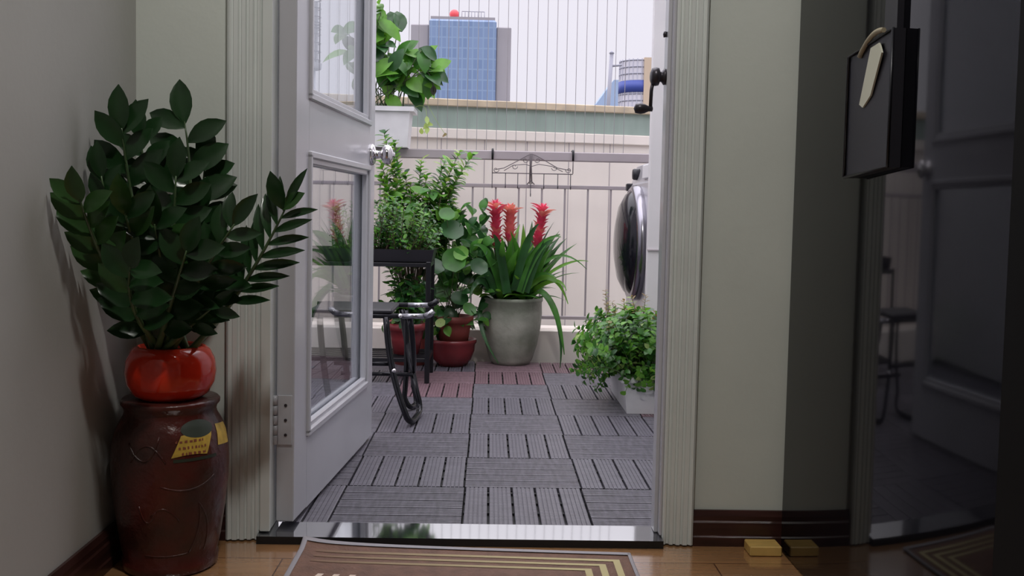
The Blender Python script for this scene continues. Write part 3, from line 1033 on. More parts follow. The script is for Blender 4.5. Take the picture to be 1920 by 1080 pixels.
def msheet(b, x0, x1, y0, y1, M, off, nx=24, ny=12, skew=0.0):
    g = []
    for j in range(ny + 1):
        for i in range(nx + 1):
            y = y0 + (y1 - y0) * j / ny
            x = x0 + (x1 - x0) * i / nx + skew * (y - y0)
            g.append((x, y + myo(x), mz(x, y) + off))
    i0 = b.add(g)
    for j in range(ny):
        for i in range(nx):
            k = i0 + j * (nx + 1) + i
            b.face([k, k + 1, k + nx + 2, k + nx + 1], M, True)
    return i0


b = MB()
msheet(b, MX0, MX1, MY0, MY1, M_matb, 0.0, 40, 24)
msheet(b, MX0, MX1, MY0, MY1, M_matb, -0.0035, 40, 24)
b.build('mat_pile', t)
b = MB()
e_ = 0.003
for (x0, x1, y0, y1, nx, ny) in ((MX0 - e_, MX1 + e_, MY1 - 0.010, MY1 + e_, 40, 3), (MX0 - e_, MX0 + 0.006, MY0, MY1, 3, 24), (MX1 - 0.003, MX1 + e_, MY0, MY1, 3, 24), (MX0, MX1, MY0, MY0 + 0.01, 10, 2)):
    msheet(b, x0, x1, y0, y1, M_mate, 0.0022, nx, ny)
    msheet(b, x0, x1, y0, y1, M_mate, -0.0037, nx, ny)
# outer rim of the binding
rim = [(MX0 - e_, MY0), (MX0 - e_, MY1 + e_), (MX1 + e_, MY1 + e_), (MX1 + e_, MY0)]
for (xa, ya), (xb_, yb) in zip(rim, rim[1:]):
    n = 24
    b.tube([(xa + (xb_ - xa) * i / n, ya + (yb - ya) * i / n + myo(xa + (xb_ - xa) * i / n), mz(xa + (xb_ - xa) * i / n, ya + (yb - ya) * i / n) - 0.0008) for i in range(n + 1)], 0.003, M_mate, 6)
b.build('binding', t)
b = MB()
for i, (o_, oy, w) in enumerate(((0.024, 0.034, 0.011), (0.056, 0.062, 0.011), (0.088, 0.090, 0.011))):
    msheet(b, MX0 + 0.03, MX1 - o_, MY1 - oy - w, MY1 - oy, M_mats, 0.0009, 40, 1)
    msheet(b, MX1 - o_ - w * 1.3, MX1 - o_, MY0 + 0.03, MY1 - oy - w, M_mats, 0.0009, 2, 20)
    msheet(b, MX0 + 0.03, MX1 - o_ - w * 1.3, MY0 + oy, MY0 + oy + w, M_mats, 0.0009, 40, 1)
b.build('border_stripes', t)
b = MB()
for i in range(3):
    msheet(b, -0.362 + 0.032 * i, -0.350 + 0.032 * i, 1.84, 1.915, M_matw, 0.0012, 1, 6, skew=0.25)
b.build('pale_marks', t)

# wooden block
q = W(1415, 1030, 2.07)
t = thing('wooden_block', (0.592, 2.083, 0), 'small yellow wooden block on the floor by the right baseboard', 'wood block')
b = MB(); b.box(0.555, 0.624, 2.062, 2.112, 0.001, 0.022, M_block, 0.002); b.build('block', t)

# ------------------------------------------------------------------ glossy black cabinet
t = thing('tall_cabinet', (0.95, 1.6, 0), 'tall glossy black cabinet at the right edge mirroring the doorway', 'cabinet')
knots = [(2.10, -0.01), (1.72, 0.045), (1.5, 0.10), (1.40, 0.125), (1.30, 0.155)]


def th(y):
    for (a, ta_), (c_, tb) in zip(knots, knots[1:]):
        if c_ <= y <= a: return ta_ + (tb - ta_) * (a - y) / (a - c_)
    return knots[-1][1]


ys = [2.100 - i * (2.100 - 1.318) / 60 for i in range(61)]
xs_ = [0.633]
for a, c_ in zip(ys, ys[1:]): xs_.append(xs_[-1] + th((a + c_) / 2) * (a - c_))
b = MB()
z0, z1 = 0.003, 2.15
f0 = b.add([(x, y, z0) for x, y in zip(xs_, ys)]); f1 = b.add([(x, y, z1) for x, y in zip(xs_, ys)])
i0 = b.add([(x, y, z0) for x, y in zip(xs_, ys)]); i1 = b.add([(x, y, z1) for x, y in zip(xs_, ys)])
j0 = b.add([(0.70, y, z0) for y in ys]); j1 = b.add([(0.70, y, z1) for y in ys])
for k in range(60):
    b.face([f0 + k, f0 + k + 1, f1 + k + 1, f1 + k], M_gloss, True)
    b.face([j0 + k, j1 + k, j1 + k + 1, j0 + k + 1], M_gloss)
    b.face([i0 + k, j0 + k, j0 + k + 1, i0 + k + 1], M_gloss)
    b.face([i1 + k, i1 + k + 1, j1 + k + 1, j1 + k], M_gloss)
b.face([i0, i1, j1, j0], M_gloss); b.face([i0 + 60, j0 + 60, j1 + 60, i1 + 60], M_gloss)
b.build('door', t)
b = MB(); b.box(0.70, 1.30, 0.50, 2.115, 0.0, 2.15, M_matte, 0.002); b.build('body', t)
b = MB(); b.box(0.668, 0.70, 0.52, 1.306, 0.03, 2.15, M_matte, 0.003); b.build('door', t)

# hanging pocket on the cabinet door
def cx(y):
    for (a, xa_), (c_, xb_) in zip(zip(ys, xs_), list(zip(ys, xs_))[1:]):
        if c_ <= y <= a: return xa_ + (xb_ - xa_) * (a - y) / (a - c_)
    return xs_[-1]


t = thing('hanging_pocket', (cx(1.66), 1.66, 0.80), 'black hanging pocket holding a pale slip on the black cabinet', 'hanging pocket')
b = MB()
y0_, y1_ = 1.60, 1.765
P_ = [(y1_, 0.800), (y0_, 0.812), (y0_, 1.035), (y1_, 1.015)]
fr_ = [(cx(y) - 0.020, y, z) for y, z in P_]; bk = [(cx(y) - 0.001, y, z) for y, z in P_]
i0 = b.add(fr_); i1 = b.add(bk)
b.face([i0, i0 + 1, i0 + 2, i0 + 3], M_blackp); b.face([i1 + 3, i1 + 2, i1 + 1, i1], M_blackp)
for k in range(4): b.face([i0 + k, i1 + k, i1 + (k + 1) % 4, i0 + (k + 1) % 4], M_blackp)
b.build('pouch', t)
b = MB()
yA = 1.60
X_ = cx(1.65) - 0.0225
b.tube([(cx(y) - 0.022, y, z) for y, z in ((y1_, 0.801), (y0_, 0.813), (y0_, 1.034), (y1_, 1.014), (y1_, 0.801))], 0.0028, M_black, 6); b.build('piping', t)
b = MB()
q = [(1.716, 0.925), (1.700, 0.918), (1.668, 0.935), (1.628, 1.00), (1.640, 1.018), (1.675, 1.015)]
i0 = b.add([(X_ - 0.002, y, z) for y, z in q]); i1 = b.add([(X_ + 0.001, y, z) for y, z in q])
b.face([i0 + k for k in range(6)], M_paper); b.face([i1 + k for k in range(6)][::-1], M_paper)
for k in range(6): b.face([i0 + k, i1 + k, i1 + (k + 1) % 6, i0 + (k + 1) % 6], M_paper)
b.build('paper_slip', t, )
b = MB(); b.tube(bez((X_ - 0.003, 1.72, 1.008), (X_ - 0.004, 1.67, 1.045), (X_ - 0.003, 1.62, 1.035), 10), 0.0045, M_beige, 6); b.build('beige_edge', t)
b = MB()
b.box(cx(1.6) - 0.012, cx(1.6) - 0.001, 1.61, 1.66, 1.03, 2.15, M_blackp); b.build('strap', t)

# ------------------------------------------------------------------ washing machine
t = thing('washing_machine', (0.93, 4.29, DZ), 'silver front-loading washing machine with big dark round door', 'washing machine')
b = MB()
X0 = 0.640
prof = [(X0, 0.035), (X0, 0.865), (X0 + 0.012, 0.875), (X0 + 0.035, 0.955), (X0 + 0.05, 0.962), (1.24, 0.962), (1.24, 0.035)]
y0_, y1_ = 4.005, 4.60
i0 = b.add([(x, y0_, z) for x, z in prof]); i1 = b.add([(x, y1_, z) for x, z in prof])
n = len(prof)
for k in range(n): b.face([i0 + k, i0 + (k + 1) % n, i1 + (k + 1) % n, i1 + k], M_silver)
b.face([i0 + k for k in range(n)], M_silver); b.face([i1 + k for k in range(n)], M_silver)
b.build('body', t)
b = MB()
c = (X0, 4.29, 0.605)
M_dchrome = mat('dark_chrome', (0.30, 0.29, 0.33), 0.22, metal=1.0)
b.lathe([(0.252, 0.0), (0.255, -0.015), (0.250, -0.032), (0.240, -0.040), (0.228, -0.040)], M_dchrome, 64, c, 'x'); wm_door = b.build('door', t)
b = MB()
M_porth = mat('dark_door_glass', (0.010, 0.010, 0.015), 0.10, spec=0.35)
b.lathe([(0.230, -0.038), (0.215, -0.056), (0.17, -0.080), (0.10, -0.095), (0.05, -0.099), (0.0, -0.100)], M_porth, 64, c, 'x'); b.build('porthole_glass', wm_door)
b = MB(); b.lathe([(0.0, 0.01), (0.026, 0.01), (0.026, -0.016), (0.022, -0.022), (0, -0.022)], M_blackp, 24, (X0 + 0.018, 4.47, 0.915), 'x'); b.build('program_dial', t)
b = MB(); b.box(X0 - 0.020, X0 + 0.010, 4.53, 4.575, 0.84, 0.875, M_blackp, 0.004); b.build('door_handle', t)
b = MB(); b.box(X0 + 0.004, X0 + 0.03, 4.06, 4.24, 0.885, 0.945, M_white, 0.004); b.build('detergent_drawer', t)
for x in (0.70, 1.19):
    for y in (4.06, 4.54):
        b = MB(); b.lathe([(0, 0), (0.022, 0), (0.022, 0.018), (0, 0.018)], M_blackp, 16, (x, y, DZ)); b.build('foot', t)

# ------------------------------------------------------------------ plants helpers
def rndv(r, s): return Vector((r.uniform(-s, s), r.uniform(-s, s), r.uniform(-s, s)))


def bush(b, r, c, rad, n, L, wd, mats, up=0.5, shell=0.55, droop=0.5):
    """crown of single leaves on short hidden twigs filling an ellipsoid"""
    c = Vector(c)
    for i in range(n):
        d = rndv(r, 1)
        while d.length > 1 or d.length < 0.05: d = rndv(r, 1)
        k = d.length
        if k < shell: d = d / k * r.uniform(shell, 1)
        p = c + Vector((d.x * rad[0], d.y * rad[1], d.z * rad[2]))
        out = Vector((d.x, d.y, d.z + up)).normalized()
        dr = (out + rndv(r, 0.7)).normalized()
        nn = Vector((0, 0, 1)) + rndv(r, 0.6) + out * 0.3
        ll = L * r.uniform(0.65, 1.2)
        M = r.choices([m_ for m_, _ in mats], [w_ for _, w_ in mats])[0]
        b.leaf(p, dr, nn, ll, wd * ll / L, M, droop=r.uniform(0, droop), fold=0.12, n=4)


def sprig(b, r, pts, L, wd, mats, step=0.02, stem=0.0016, Ms=None, t0=0.2, spread=0.9):
    Ms = Ms or M_stemg
    n = len(pts) - 1
    b.tube(pts, [stem * (1.3 - 0.7 * i / n) for i in range(n + 1)], Ms, 5)
    tot = sum((pts[i + 1] - pts[i]).length for i in range(n))
    m_ = max(3, int(tot / step)); g = 0
    for i in range(m_):
        s_ = t0 + (1 - t0) * i / (m_ - 1); k = s_ * n; a = min(int(k), n - 1)
        p = pts[a].lerp(pts[a + 1], k - a); tg = (pts[a + 1] - pts[a]).normalized()
        g += 2.3
        sd = tg.orthogonal().normalized(); sd = Quaternion(tg, g) @ sd
        d = tg * 0.5 + sd * spread + rndv(r, 0.2)
        M = r.choices([x for x, _ in mats], [w_ for _, w_ in mats])[0]
        ll = L * r.uniform(0.7, 1.15)
        b.leaf(p, d, tg + Vector((0, -0.3, 0.4)), ll, wd * ll / L, M, droop=r.uniform(0, 0.6), fold=0.12, n=4)


def round_pot(b, c, r0, r1, h, M, lip=0.012, n=40):
    b.lathe([(0, 0), (r0, 0), (r0 + (r1 - r0) * 0.55, h * 0.5), (r1, h - 0.03), (r1 + lip, h - 0.028), (r1 + lip, h), (r1 - 0.004, h), (r1 - 0.008, h - 0.02), (0, h - 0.02)], M, n, c, mats=[M] * 7 + [M_soil])


# ------------------------------------------------------------------ bromeliad
BX, BYY = W(958, 650, 4.55).x, 4.555
t = thing('potted_bromeliad', (BX, BYY, DZ), 'mottled grey-green stone pot of bromeliads with three red flower spikes', 'potted plant')
b = MB()
b.lathe([(0, 0), (0.085, 0), (0.100, 0.02), (0.122, 0.09), (0.137, 0.17), (0.143, 0.24), (0.141, 0.292), (0.146, 0.298), (0.146, 0.312), (0.136, 0.314), (0.130, 0.29), (0, 0.285)], M_stone, 56, (BX, BYY, DZ), mats=[M_stone] * 10 + [M_soil])
b.build('pot', t)
rb = random.Random(5)
tops = [W(929, 385, 4.50), W(957, 392, 4.56), W(1018, 392, 4.50)]
bases = [W(931, 475, 4.50), W(955, 460, 4.54), W(1005, 470, 4.50)]
roots = [Vector((BX - 0.05, BYY - 0.02, DZ + 0.28)), Vector((BX, BYY + 0.03, DZ + 0.28)), Vector((BX + 0.065, BYY - 0.01, DZ + 0.28))]
for k in range(3):
    b = MB()
    for i in range(20):
        a = i * 2.4 + k
        tilt = rb.uniform(0.12, 0.62) if i < 13 else rb.uniform(0.6, 1.0)
        d = Vector((math.cos(a) * tilt, math.sin(a) * tilt, 1.0 - tilt * 0.3))
        if roots[k].y + d.y > 4.75: d.y *= 0.3
        LL = rb.uniform(0.20, 0.30) if tilt < 0.6 else rb.uniform(0.18, 0.25)
        M = rb.choice([M_leafM, M_leafD, M_leafM, M_leaf])
        b.leaf(roots[k] + Vector((math.cos(a) * 0.015, math.sin(a) * 0.015, 0)), d, Vector((-d.x, -d.y, 0.5)) if tilt > .05 else Vector((0, -1, 0)), LL, 0.034, M, droop=-rb.uniform(0.2, 1.0) if False else rb.uniform(0.3, 1.3), fold=0.2, n=8, peak=0.25)
    for i in range(30):
        a = rb.uniform(0, 6.28)
        tilt = rb.uniform(0.08, 0.55)
        d = Vector((math.cos(a) * tilt, math.sin(a) * tilt * (1 if math.sin(a) < 0 else 0.35), 1.0))
        b.leaf(roots[k] + Vector((math.cos(a) * 0.02, math.sin(a) * 0.02, 0)), d, Vector((-d.x, -d.y - 0.15, 0.4)), rb.uniform(0.25, 0.42) * (0.86 if k == 1 else 1), 0.050, rb.choice([M_leafM, M_leafD, M_leafD, M_leafM, M_leaf]), droop=rb.uniform(0.1, 0.7), fold=0.2, n=8, peak=0.3)
    # leaf's nrm faces inwards/up, droop bends outward
    b.build('leaf_rosette', t)
# long arching and drooping straps
b = MB()
for (pts, w, M) in (((W(985, 540, 4.50), W(1040, 440, 4.48), W(1100, 505, 4.45)), 0.016, M_leafM), ((W(990, 545, 4.5), W(1060, 480, 4.45), W(1103, 490, 4.5)), 0.014, M_leaf),
                    ((W(1010, 545, 4.45), W(1045, 560, 4.4), W(1058, 665, 4.38)), 0.030, M_leafM), ((W(1020, 550, 4.5), W(1060, 600, 4.42), W(1050, 690, 4.40)), 0.022, M_leafD),
                    ((W(910, 555, 4.5), W(880, 600, 4.38), W(935, 682, 4.36)), 0.022, M_leafD), ((W(990, 540, 4.45), W(1040, 490, 4.42), W(1065, 570, 4.40)), 0.026, M_leaf),
                    ((W(960, 540, 4.5), W(1020, 430, 4.45), W(1052, 445, 4.4)), 0.024, M_leafM), ((W(930, 540, 4.45), W(890, 440, 4.4), W(862, 450, 4.35)), 0.026, M_leafD), ((W(935, 545, 4.45), W(905, 420, 4.42), W(880, 425, 4.36)), 0.036, M_leafD),
                    ((W(930, 550, 4.42), W(900, 470, 4.36), W(868, 505, 4.32)), 0.034, M_leafD), ((W(925, 552, 4.42), W(895, 500, 4.36), W(880, 560, 4.32)), 0.032, M_leafD),
                    ((W(940, 545, 4.42), W(915, 450, 4.38), W(888, 460, 4.34)), 0.036, M_leafM), ((W(965, 545, 4.42), W(985, 440, 4.38), W(1010, 420, 4.36)), 0.036, M_leafD),
                    ((W(950, 550, 4.40), W(935, 450, 4.36), W(925, 440, 4.34)), 0.040, M_leafD), ((W(975, 548, 4.40), W(1005, 450, 4.36), W(1050, 440, 4.34)), 0.034, M_leafM),
                    ((W(985, 548, 4.40), W(1010, 460, 4.36), W(1035, 450, 4.34)), 0.036, M_leafD),
                    ((W(985, 540, 4.5), W(1010, 500, 4.40), W(1042, 520, 4.36)), 0.022, M_leafM), ((W(1000, 545, 4.5), W(1050, 510, 4.42), W(1062, 545, 4.36)), 0.022, M_leaf)):
    P = bez(*pts, n=12)
    for i in range(12):
        pass
    rows = []
    for i, p in enumerate(P):
        tg = (P[min(i + 1, 12)] - P[max(i - 1, 0)]).normalized()
        sd = tg.cross(Vector((0.1, -0.9, 0.45))).normalized()
        w_ = w / 2 * min(1, (13 - i) / 7.0)
        nn = sd.cross(tg)
        rows.append(b.add([p - sd * w_ + nn * w_ * .4, p, p + sd * w_ + nn * w_ * .4]))
    for a, c_ in zip(rows, rows[1:]):
        b.face([a, a + 1, c_ + 1, c_], M, True); b.face([a + 1, a + 2, c_ + 2, c_ + 1], M, True)
b.build('arching_leaves', t)
for k in range(3):
    M1 = M_flowerP if k == 1 else M_flower
    b = MB()
    P = bez(roots[k], (roots[k] + bases[k]) / 2 + Vector((0, 0, 0.02)), bases[k], 5)[:-1] + bez(bases[k], (bases[k] + tops[k]) / 2, tops[k], 10)
    b.tube(P, [0.009] * len(P), M_stemg, 8)
    axis = (tops[k] - bases[k]).normalized()
    LL = (tops[k] - bases[k]).length
    nb = 44
    for i in range(nb):
        s_ = 0.02 + 0.98 * i / nb
        p = bases[k] + axis * LL * s_
        a = i * 2.4
        sd = Quaternion(axis, a) @ axis.orthogonal().normalized()
        tl = 0.42 if s_ < 0.72 else (0.65 + 0.75 * (s_ - 0.72) / 0.28)
        d = axis + sd * tl
        b.leaf(p + sd * 0.006, d, axis * 0.3 - sd, 0.066 if s_ > .75 else 0.052, 0.030, M1 if rb.random() < 0.8 else (M_flowerP if M1 is M_flower else M_flower), droop=0.5, fold=0.25, n=5, peak=0.4)
    for i in range(9):
        sd = Quaternion(axis, i * 2.4) @ axis.orthogonal().normalized()
        b.leaf(tops[k] - axis * 0.01, axis + sd * (0.15 + 0.06 * i), axis * .3 - sd, 0.045, 0.012, M1, droop=0.3, n=4)
    b.build('flower_spike', t)

# ------------------------------------------------------------------ trough with leafy herbs on the right
t = thing('herb_planter', (0.57, 3.66, DZ), 'white trough of bushy green herbs beside the right jamb', 'planter')
b = MB()
tx0, tx1, ty0, ty1 = 0.468, 0.64, 3.42, 3.90
zt = 0.155
# tapered trough
def taper(b, x0, x1, y0, y1, z0, z1, ins, M, wall=0.008):
    lo = [(x0 + ins, y0 + ins, z0), (x1 - ins, y0 + ins, z0), (x1 - ins, y1 - ins, z0), (x0 + ins, y1 - ins, z0)]
    hi = [(x0, y0, z1), (x1, y0, z1), (x1, y1, z1), (x0, y1, z1)]
    li = [(x0 + wall, y0 + wall, z1), (x1 - wall, y0 + wall, z1), (x1 - wall, y1 - wall, z1), (x0 + wall, y1 - wall, z1)]
    so = [(a, c_, z1 - 0.02) for a, c_, _ in li]
    i = [b.add(q) for q in (lo, hi, li, so)]
    for u, w in zip(i, i[1:]):
        for k in range(4): b.face([u + k, u + (k + 1) % 4, w + (k + 1) % 4, w + k], M)
    b.face([i[0] + k for k in range(4)][::-1], M); b.face([i[3] + k for k in range(4)], M_soil)
taper(b, tx0, tx1 , ty0, ty1, DZ, zt, 0.018, M_wbox)
b.box(tx0 - 0.008, tx1 + 0.006, ty0 - 0.008, ty0 + 0.004, zt - 0.022, zt, M_wbox, 0.002)
b.box(tx0 - 0.008, tx0 + 0.004, ty0, ty1 + 0.006, zt - 0.022, zt, M_wbox, 0.002)
b.build('trough', t)
rh = random.Random(8)
b = MB(); bs = MB()
mats_h = [(M_leaf, 5), (M_leafM, 5), (M_leafD, 2), (M_leafY, 0.6)]
for i in range(190):
    bx_, by_ = rh.uniform(tx0 + 0.02, tx1 - 0.02), rh.uniform(ty0 + 0.02, ty1 - 0.03)
    p0_ = Vector((bx_, by_, zt - 0.02))
    tx_ = bx_ + (bx_ - 0.555) * 1.5 + rh.uniform(-0.06, 0.05); ty_ = by_ + (by_ - 3.66) * 0.25 + rh.uniform(-0.05, 0.05)
    hh = rh.uniform(0.10, 0.235) * (1 - 0.35 * abs(tx_ - 0.55) / 0.25)
    if tx_ > 0.74: tx_ = 0.74
    if ty_ > 3.90: ty_ = 3.90
    tip = Vector((tx_, ty_, zt + hh))
    P = bez(p0_, p0_.lerp(tip, 0.5) + Vector((0, 0, 0.05)), tip, 6)
    ml = mats_h if rh.random() < 0.85 else [(M_leafB, 2), (M_leafM, 2), (M_leafY, 1)]
    sprig(b, rh, P, 0.030, 0.022, ml, step=0.0105, stem=0.0014, t0=0.25)
for i in range(44):  # hanging over the left and front edge
    by_ = rh.uniform(ty0, ty1 - 0.1)
    p0_ = Vector((tx0 + 0.01, by_, zt))
    tip = Vector((tx0 - rh.uniform(0.05, 0.16), by_ + rh.uniform(-0.05, 0.05), zt - rh.uniform(-0.08, 0.075)))
    P = bez(p0_, p0_.lerp(tip, 0.5) + Vector((0, 0, 0.06)), tip, 6)
    sprig(b, rh, P, 0.026, 0.019, mats_h, step=0.010, t0=0.2)
for i in range(34):
    p0_ = Vector((rh.uniform(tx0, tx1), ty0 + 0.01, zt))
    tip = p0_ + Vector((rh.uniform(-0.05, 0.05), -rh.uniform(0.01, 0.06), rh.uniform(-0.075, 0.05)))
    sprig(b, rh, bez(p0_, p0_.lerp(tip, 0.5) + Vector((0, 0, 0.05)), tip, 5), 0.026, 0.019, mats_h, step=0.010, t0=0.2)
for i in range(9):   # brown seed tips
    p0_ = Vector((rh.uniform(0.46, 0.60), rh.uniform(3.6, 3.88), zt + 0.1))
    tip = p0_ + Vector((rh.uniform(-0.06, 0.02), 0, rh.uniform(0.12, 0.18)))
    sprig(b, rh, bez(p0_, p0_.lerp(tip, 0.5), tip, 5), 0.02, 0.010, [(M_leafB, 3), (M_leafY, 1)], step=0.008, t0=0.4)
for i_, v in enumerate(b.v):
    b.v[i_] = (v[0], min(v[1], 3.932) if v[0] > 0.60 else v[1], max(v[2], DZ + 0.004))
b.build('herb_foliage', t)

# ------------------------------------------------------------------ black plant stand + box shrub
SX1 = -0.262
t = thing('plant_stand', (-0.50, 4.12, DZ), 'black metal plant stand behind the open door', 'plant stand')
b = MB()
sx0, sy0, sy1, sz = -0.80, 3.985, 4.25, 0.520
for (x, y) in ((SX1, sy0), (SX1, sy1), (sx0, sy0), (sx0, sy1)):
    bb = MB(); bb.box(x - 0.010, x + 0.010, y - 0.010, y + 0.010, DZ, sz, M_black, 0.002); bb.build('leg', t)
for z in (sz - 0.014, 0.115):
    bb = MB()
    for y in (sy0, sy1): bb.box(sx0, SX1, y - 0.008, y + 0.008, z - 0.008, z + 0.008, M_black, 0.001)
    for x in (sx0, SX1): bb.box(x - 0.008, x + 0.008, sy0, sy1, z - 0.008, z + 0.008, M_black, 0.001)
    for k in range(5):
        y = sy0 + (sy1 - sy0) * (k + 0.5) / 5
        bb.box(sx0, SX1, y - 0.012, y + 0.012, z - 0.004, z + 0.004, M_black)
    bb.build('shelf', t)
t = thing('shrub_planter', (-0.5, 4.12, sz), 'dense small-leaved shrub in a black trough on the stand', 'planter')
b = MB(); 
z0_ = sz - 0.002
taper(b, sx0 + 0.01, SX1 + 0.02, 4.00, 4.24, z0_, z0_ + 0.05, 0.01, M_blackp)
b.build('trough', t)
rs = random.Random(21)
b = MB()
mats_s = [(M_leaf, 4), (M_leafM, 4), (M_leafD, 3)]
for i in range(150):
    bx_ = rs.uniform(-0.66, SX1 - 0.01); by_ = rs.uniform(4.03, 4.21)
    p0_ = Vector((bx_, by_, z0_ + 0.03))
    tip = Vector((bx_ + rs.uniform(-0.05, 0.09), by_ + rs.uniform(-0.07, 0.06), z0_ + rs.uniform(0.09, 0.27) - max(0, bx_ + 0.38) * 0.3))
    sprig(b, rs, bez(p0_, p0_.lerp(tip, 0.5) + rndv(rs, 0.015), tip, 5), 0.023, 0.014, mats_s, step=0.009, t0=0.15, Ms=M_stemb)
b.build('shrub_foliage', t)
# plant hanging under / inside the stand
t = thing('potted_foliage_plant', (-0.47, 4.12, 0.123), 'dark leafy plant in a maroon pot on the lower shelf of the stand', 'potted plant')
b = MB(); round_pot(b, (-0.36, 4.12, 0.1235), 0.055, 0.075, 0.13, M_terraD, 0.006); b.build('pot', t)
b = MB()
for i in range(90):
    a = rs.uniform(0, 6.28); p0_ = Vector((-0.36, 4.12, 0.24))
    rr_ = rs.uniform(0.03, 0.12) * (1 if math.cos(a) < 0.4 else 0.75)
    tip = p0_ + Vector((math.cos(a) * rr_, math.sin(a) * rr_ * 0.9, rs.uniform(0.0, 0.21)))
    sprig(b, rs, bez(p0_, p0_.lerp(tip, 0.5) + Vector((0, 0, 0.02)), tip, 5), 0.042, 0.020, [(M_leafD, 4), (M_leafM, 2), (M_leaf, 1)], step=0.02, t0=0.3)
b.build('foliage', t)

# ------------------------------------------------------------------ folding stool
t = thing('folding_stool', (-0.34, 3.35, DZ), 'black metal folding stool with curved legs beside the open door', 'folding stool')
M_tube = mat('black_steel_tube', (0.02, 0.02, 0.025), 0.22, metal=0.6)
M_stube = mat('silver_steel_tube', (0.35, 0.35, 0.38), 0.2, metal=0.9)
zs = 0.378
yN, yF = 3.22, 3.46
b = MB()
for y, z in ((yN, 0.378), (yF, 0.392)):
    b.tube([(-0.62, y, z), (-0.30, y, z + 0.001)], 0.0085, M_tube, 10)
    b.tube([(-0.30, y, z + 0.001), (-0.225, y, z + 0.002)], 0.0088, M_stube, 10)
    b.tube([(-0.225, y, z + 0.002), (-0.208, y, z + 0.008), (-0.195, y, z + 0.020)], 0.0105, M_stube if y == yN else M_tube, 10)
    b.build('seat_rail', t)
    b = MB()
b = MB(); b.box(-0.60, -0.33, yN - 0.005, yF + 0.005, 0.384, 0.402, M_blackp, 0.006); b.build('seat', t)
b = MB()
# U legs: down from the near rail, along the floor, back up to the far rail
def ulegs(xt, xb, y0, y1, yb0, yb1, zlow):
    P = bez((xt, y0, 0.376), (xt + 0.01, y0, 0.2), (xb - 0.02, yb0, 0.07), 8)
    P += bez((xb - 0.012, yb0, 0.05), (xb, yb0, zlow), (xb + 0.006, (yb0 * 2 + yb1) / 3, zlow), 5)
    P += bez((xb + 0.012, (yb0 + 2 * yb1) / 3, zlow), (xb + 0.02, yb1, zlow), (xb + 0.012, yb1, 0.07), 5)
    P += bez((xb + 0.004, yb1, 0.10), (xt + 0.05, y1, 0.25), (xt + 0.03, y1, 0.376), 8)[0:]
    return P
b = MB(); b.tube(ulegs(-0.352, -0.262, yN, yF, 3.17, 3.36, 0.0315), 0.0105, M_tube, 10); b.build('leg', t)
b = MB(); b.tube(ulegs(-0.305, -0.285, yF - 0.02, yN + 0.02, 3.42, 3.50, 0.0315), 0.0095, M_tube, 10); b.build('leg', t)
b = MB(); b.tube(ulegs(-0.57, -0.50, yN, yF, 3.17, 3.36, 0.0315), 0.0105, M_tube, 10); b.build('leg', t)
b = MB(); b.tube([(-0.52, 3.215, 0.22), (-0.325, 3.215, 0.22)], 0.007, M_tube, 8)
b.tube([(-0.52, 3.37, 0.16), (-0.275, 3.37, 0.16)], 0.007, M_tube, 8); b.build('cross_bar', t)
b = MB()
for p in ((-0.305, yN, 0.38), (-0.322, 3.205, 0.20), (-0.262, 3.46, 0.394)):
    b.lathe([(0, -0.012), (0.007, -0.010), (0.008, 0), (0.007, 0.010), (0, 0.012)], M_chrome, 14, p, 'y')
b.build('rivet', t)

# ------------------------------------------------------------------ terracotta pots with foliage
px_, py_ = W(848, 650, 4.46).x, 4.47
t = thing('potted_money_plant', (px_, py_, DZ), 'round-leaved green plant in a terracotta pot set in a maroon bowl', 'potted plant')
b = MB(); b.lathe([(0, 0), (0.065, 0), (0.088, 0.03), (0.103, 0.07), (0.106, 0.10), (0.112, 0.108), (0.112, 0.122), (0.102, 0.124), (0.098, 0.11), (0, 0.105)], M_terraD, 48, (px_, py_, DZ), mats=[M_terraD] * 8 + [M_soil]); b.build('bowl', t)
b = MB(); round_pot(b, (px_ + 0.006, py_, DZ + 0.105), 0.065, 0.082, 0.125, M_terra, 0.008); b.build('pot', t)
rp = random.Random(3)


def disc_leaf(b, c, nrm, r, M, n=14, cup=0.15):
    nrm = Vector(nrm).normalized(); e1 = nrm.orthogonal().normalized(); e2 = nrm.cross(e1)
    i0 = b.add([Vector(c)])
    ring = b.add([Vector(c) + (e1 * math.cos(2 * math.pi * k / n) + e2 * math.sin(2 * math.pi * k / n) * 1.1) * r * (0.55) + nrm * r * cup * 0.2 for k in range(n)])
    ring2 = b.add([Vector(c) + (e1 * math.cos(2 * math.pi * k / n) + e2 * math.sin(2 * math.pi * k / n) * 1.1) * r * (0.97 + 0.04 * math.cos(3 * k)) + nrm * r * cup for k in range(n)])
    for k in range(n):
        b.face([i0, ring + k, ring + (k + 1) % n], M, True)
        b.face([ring + k, ring2 + k, ring2 + (k + 1) % n, ring + (k + 1) % n], M, True)


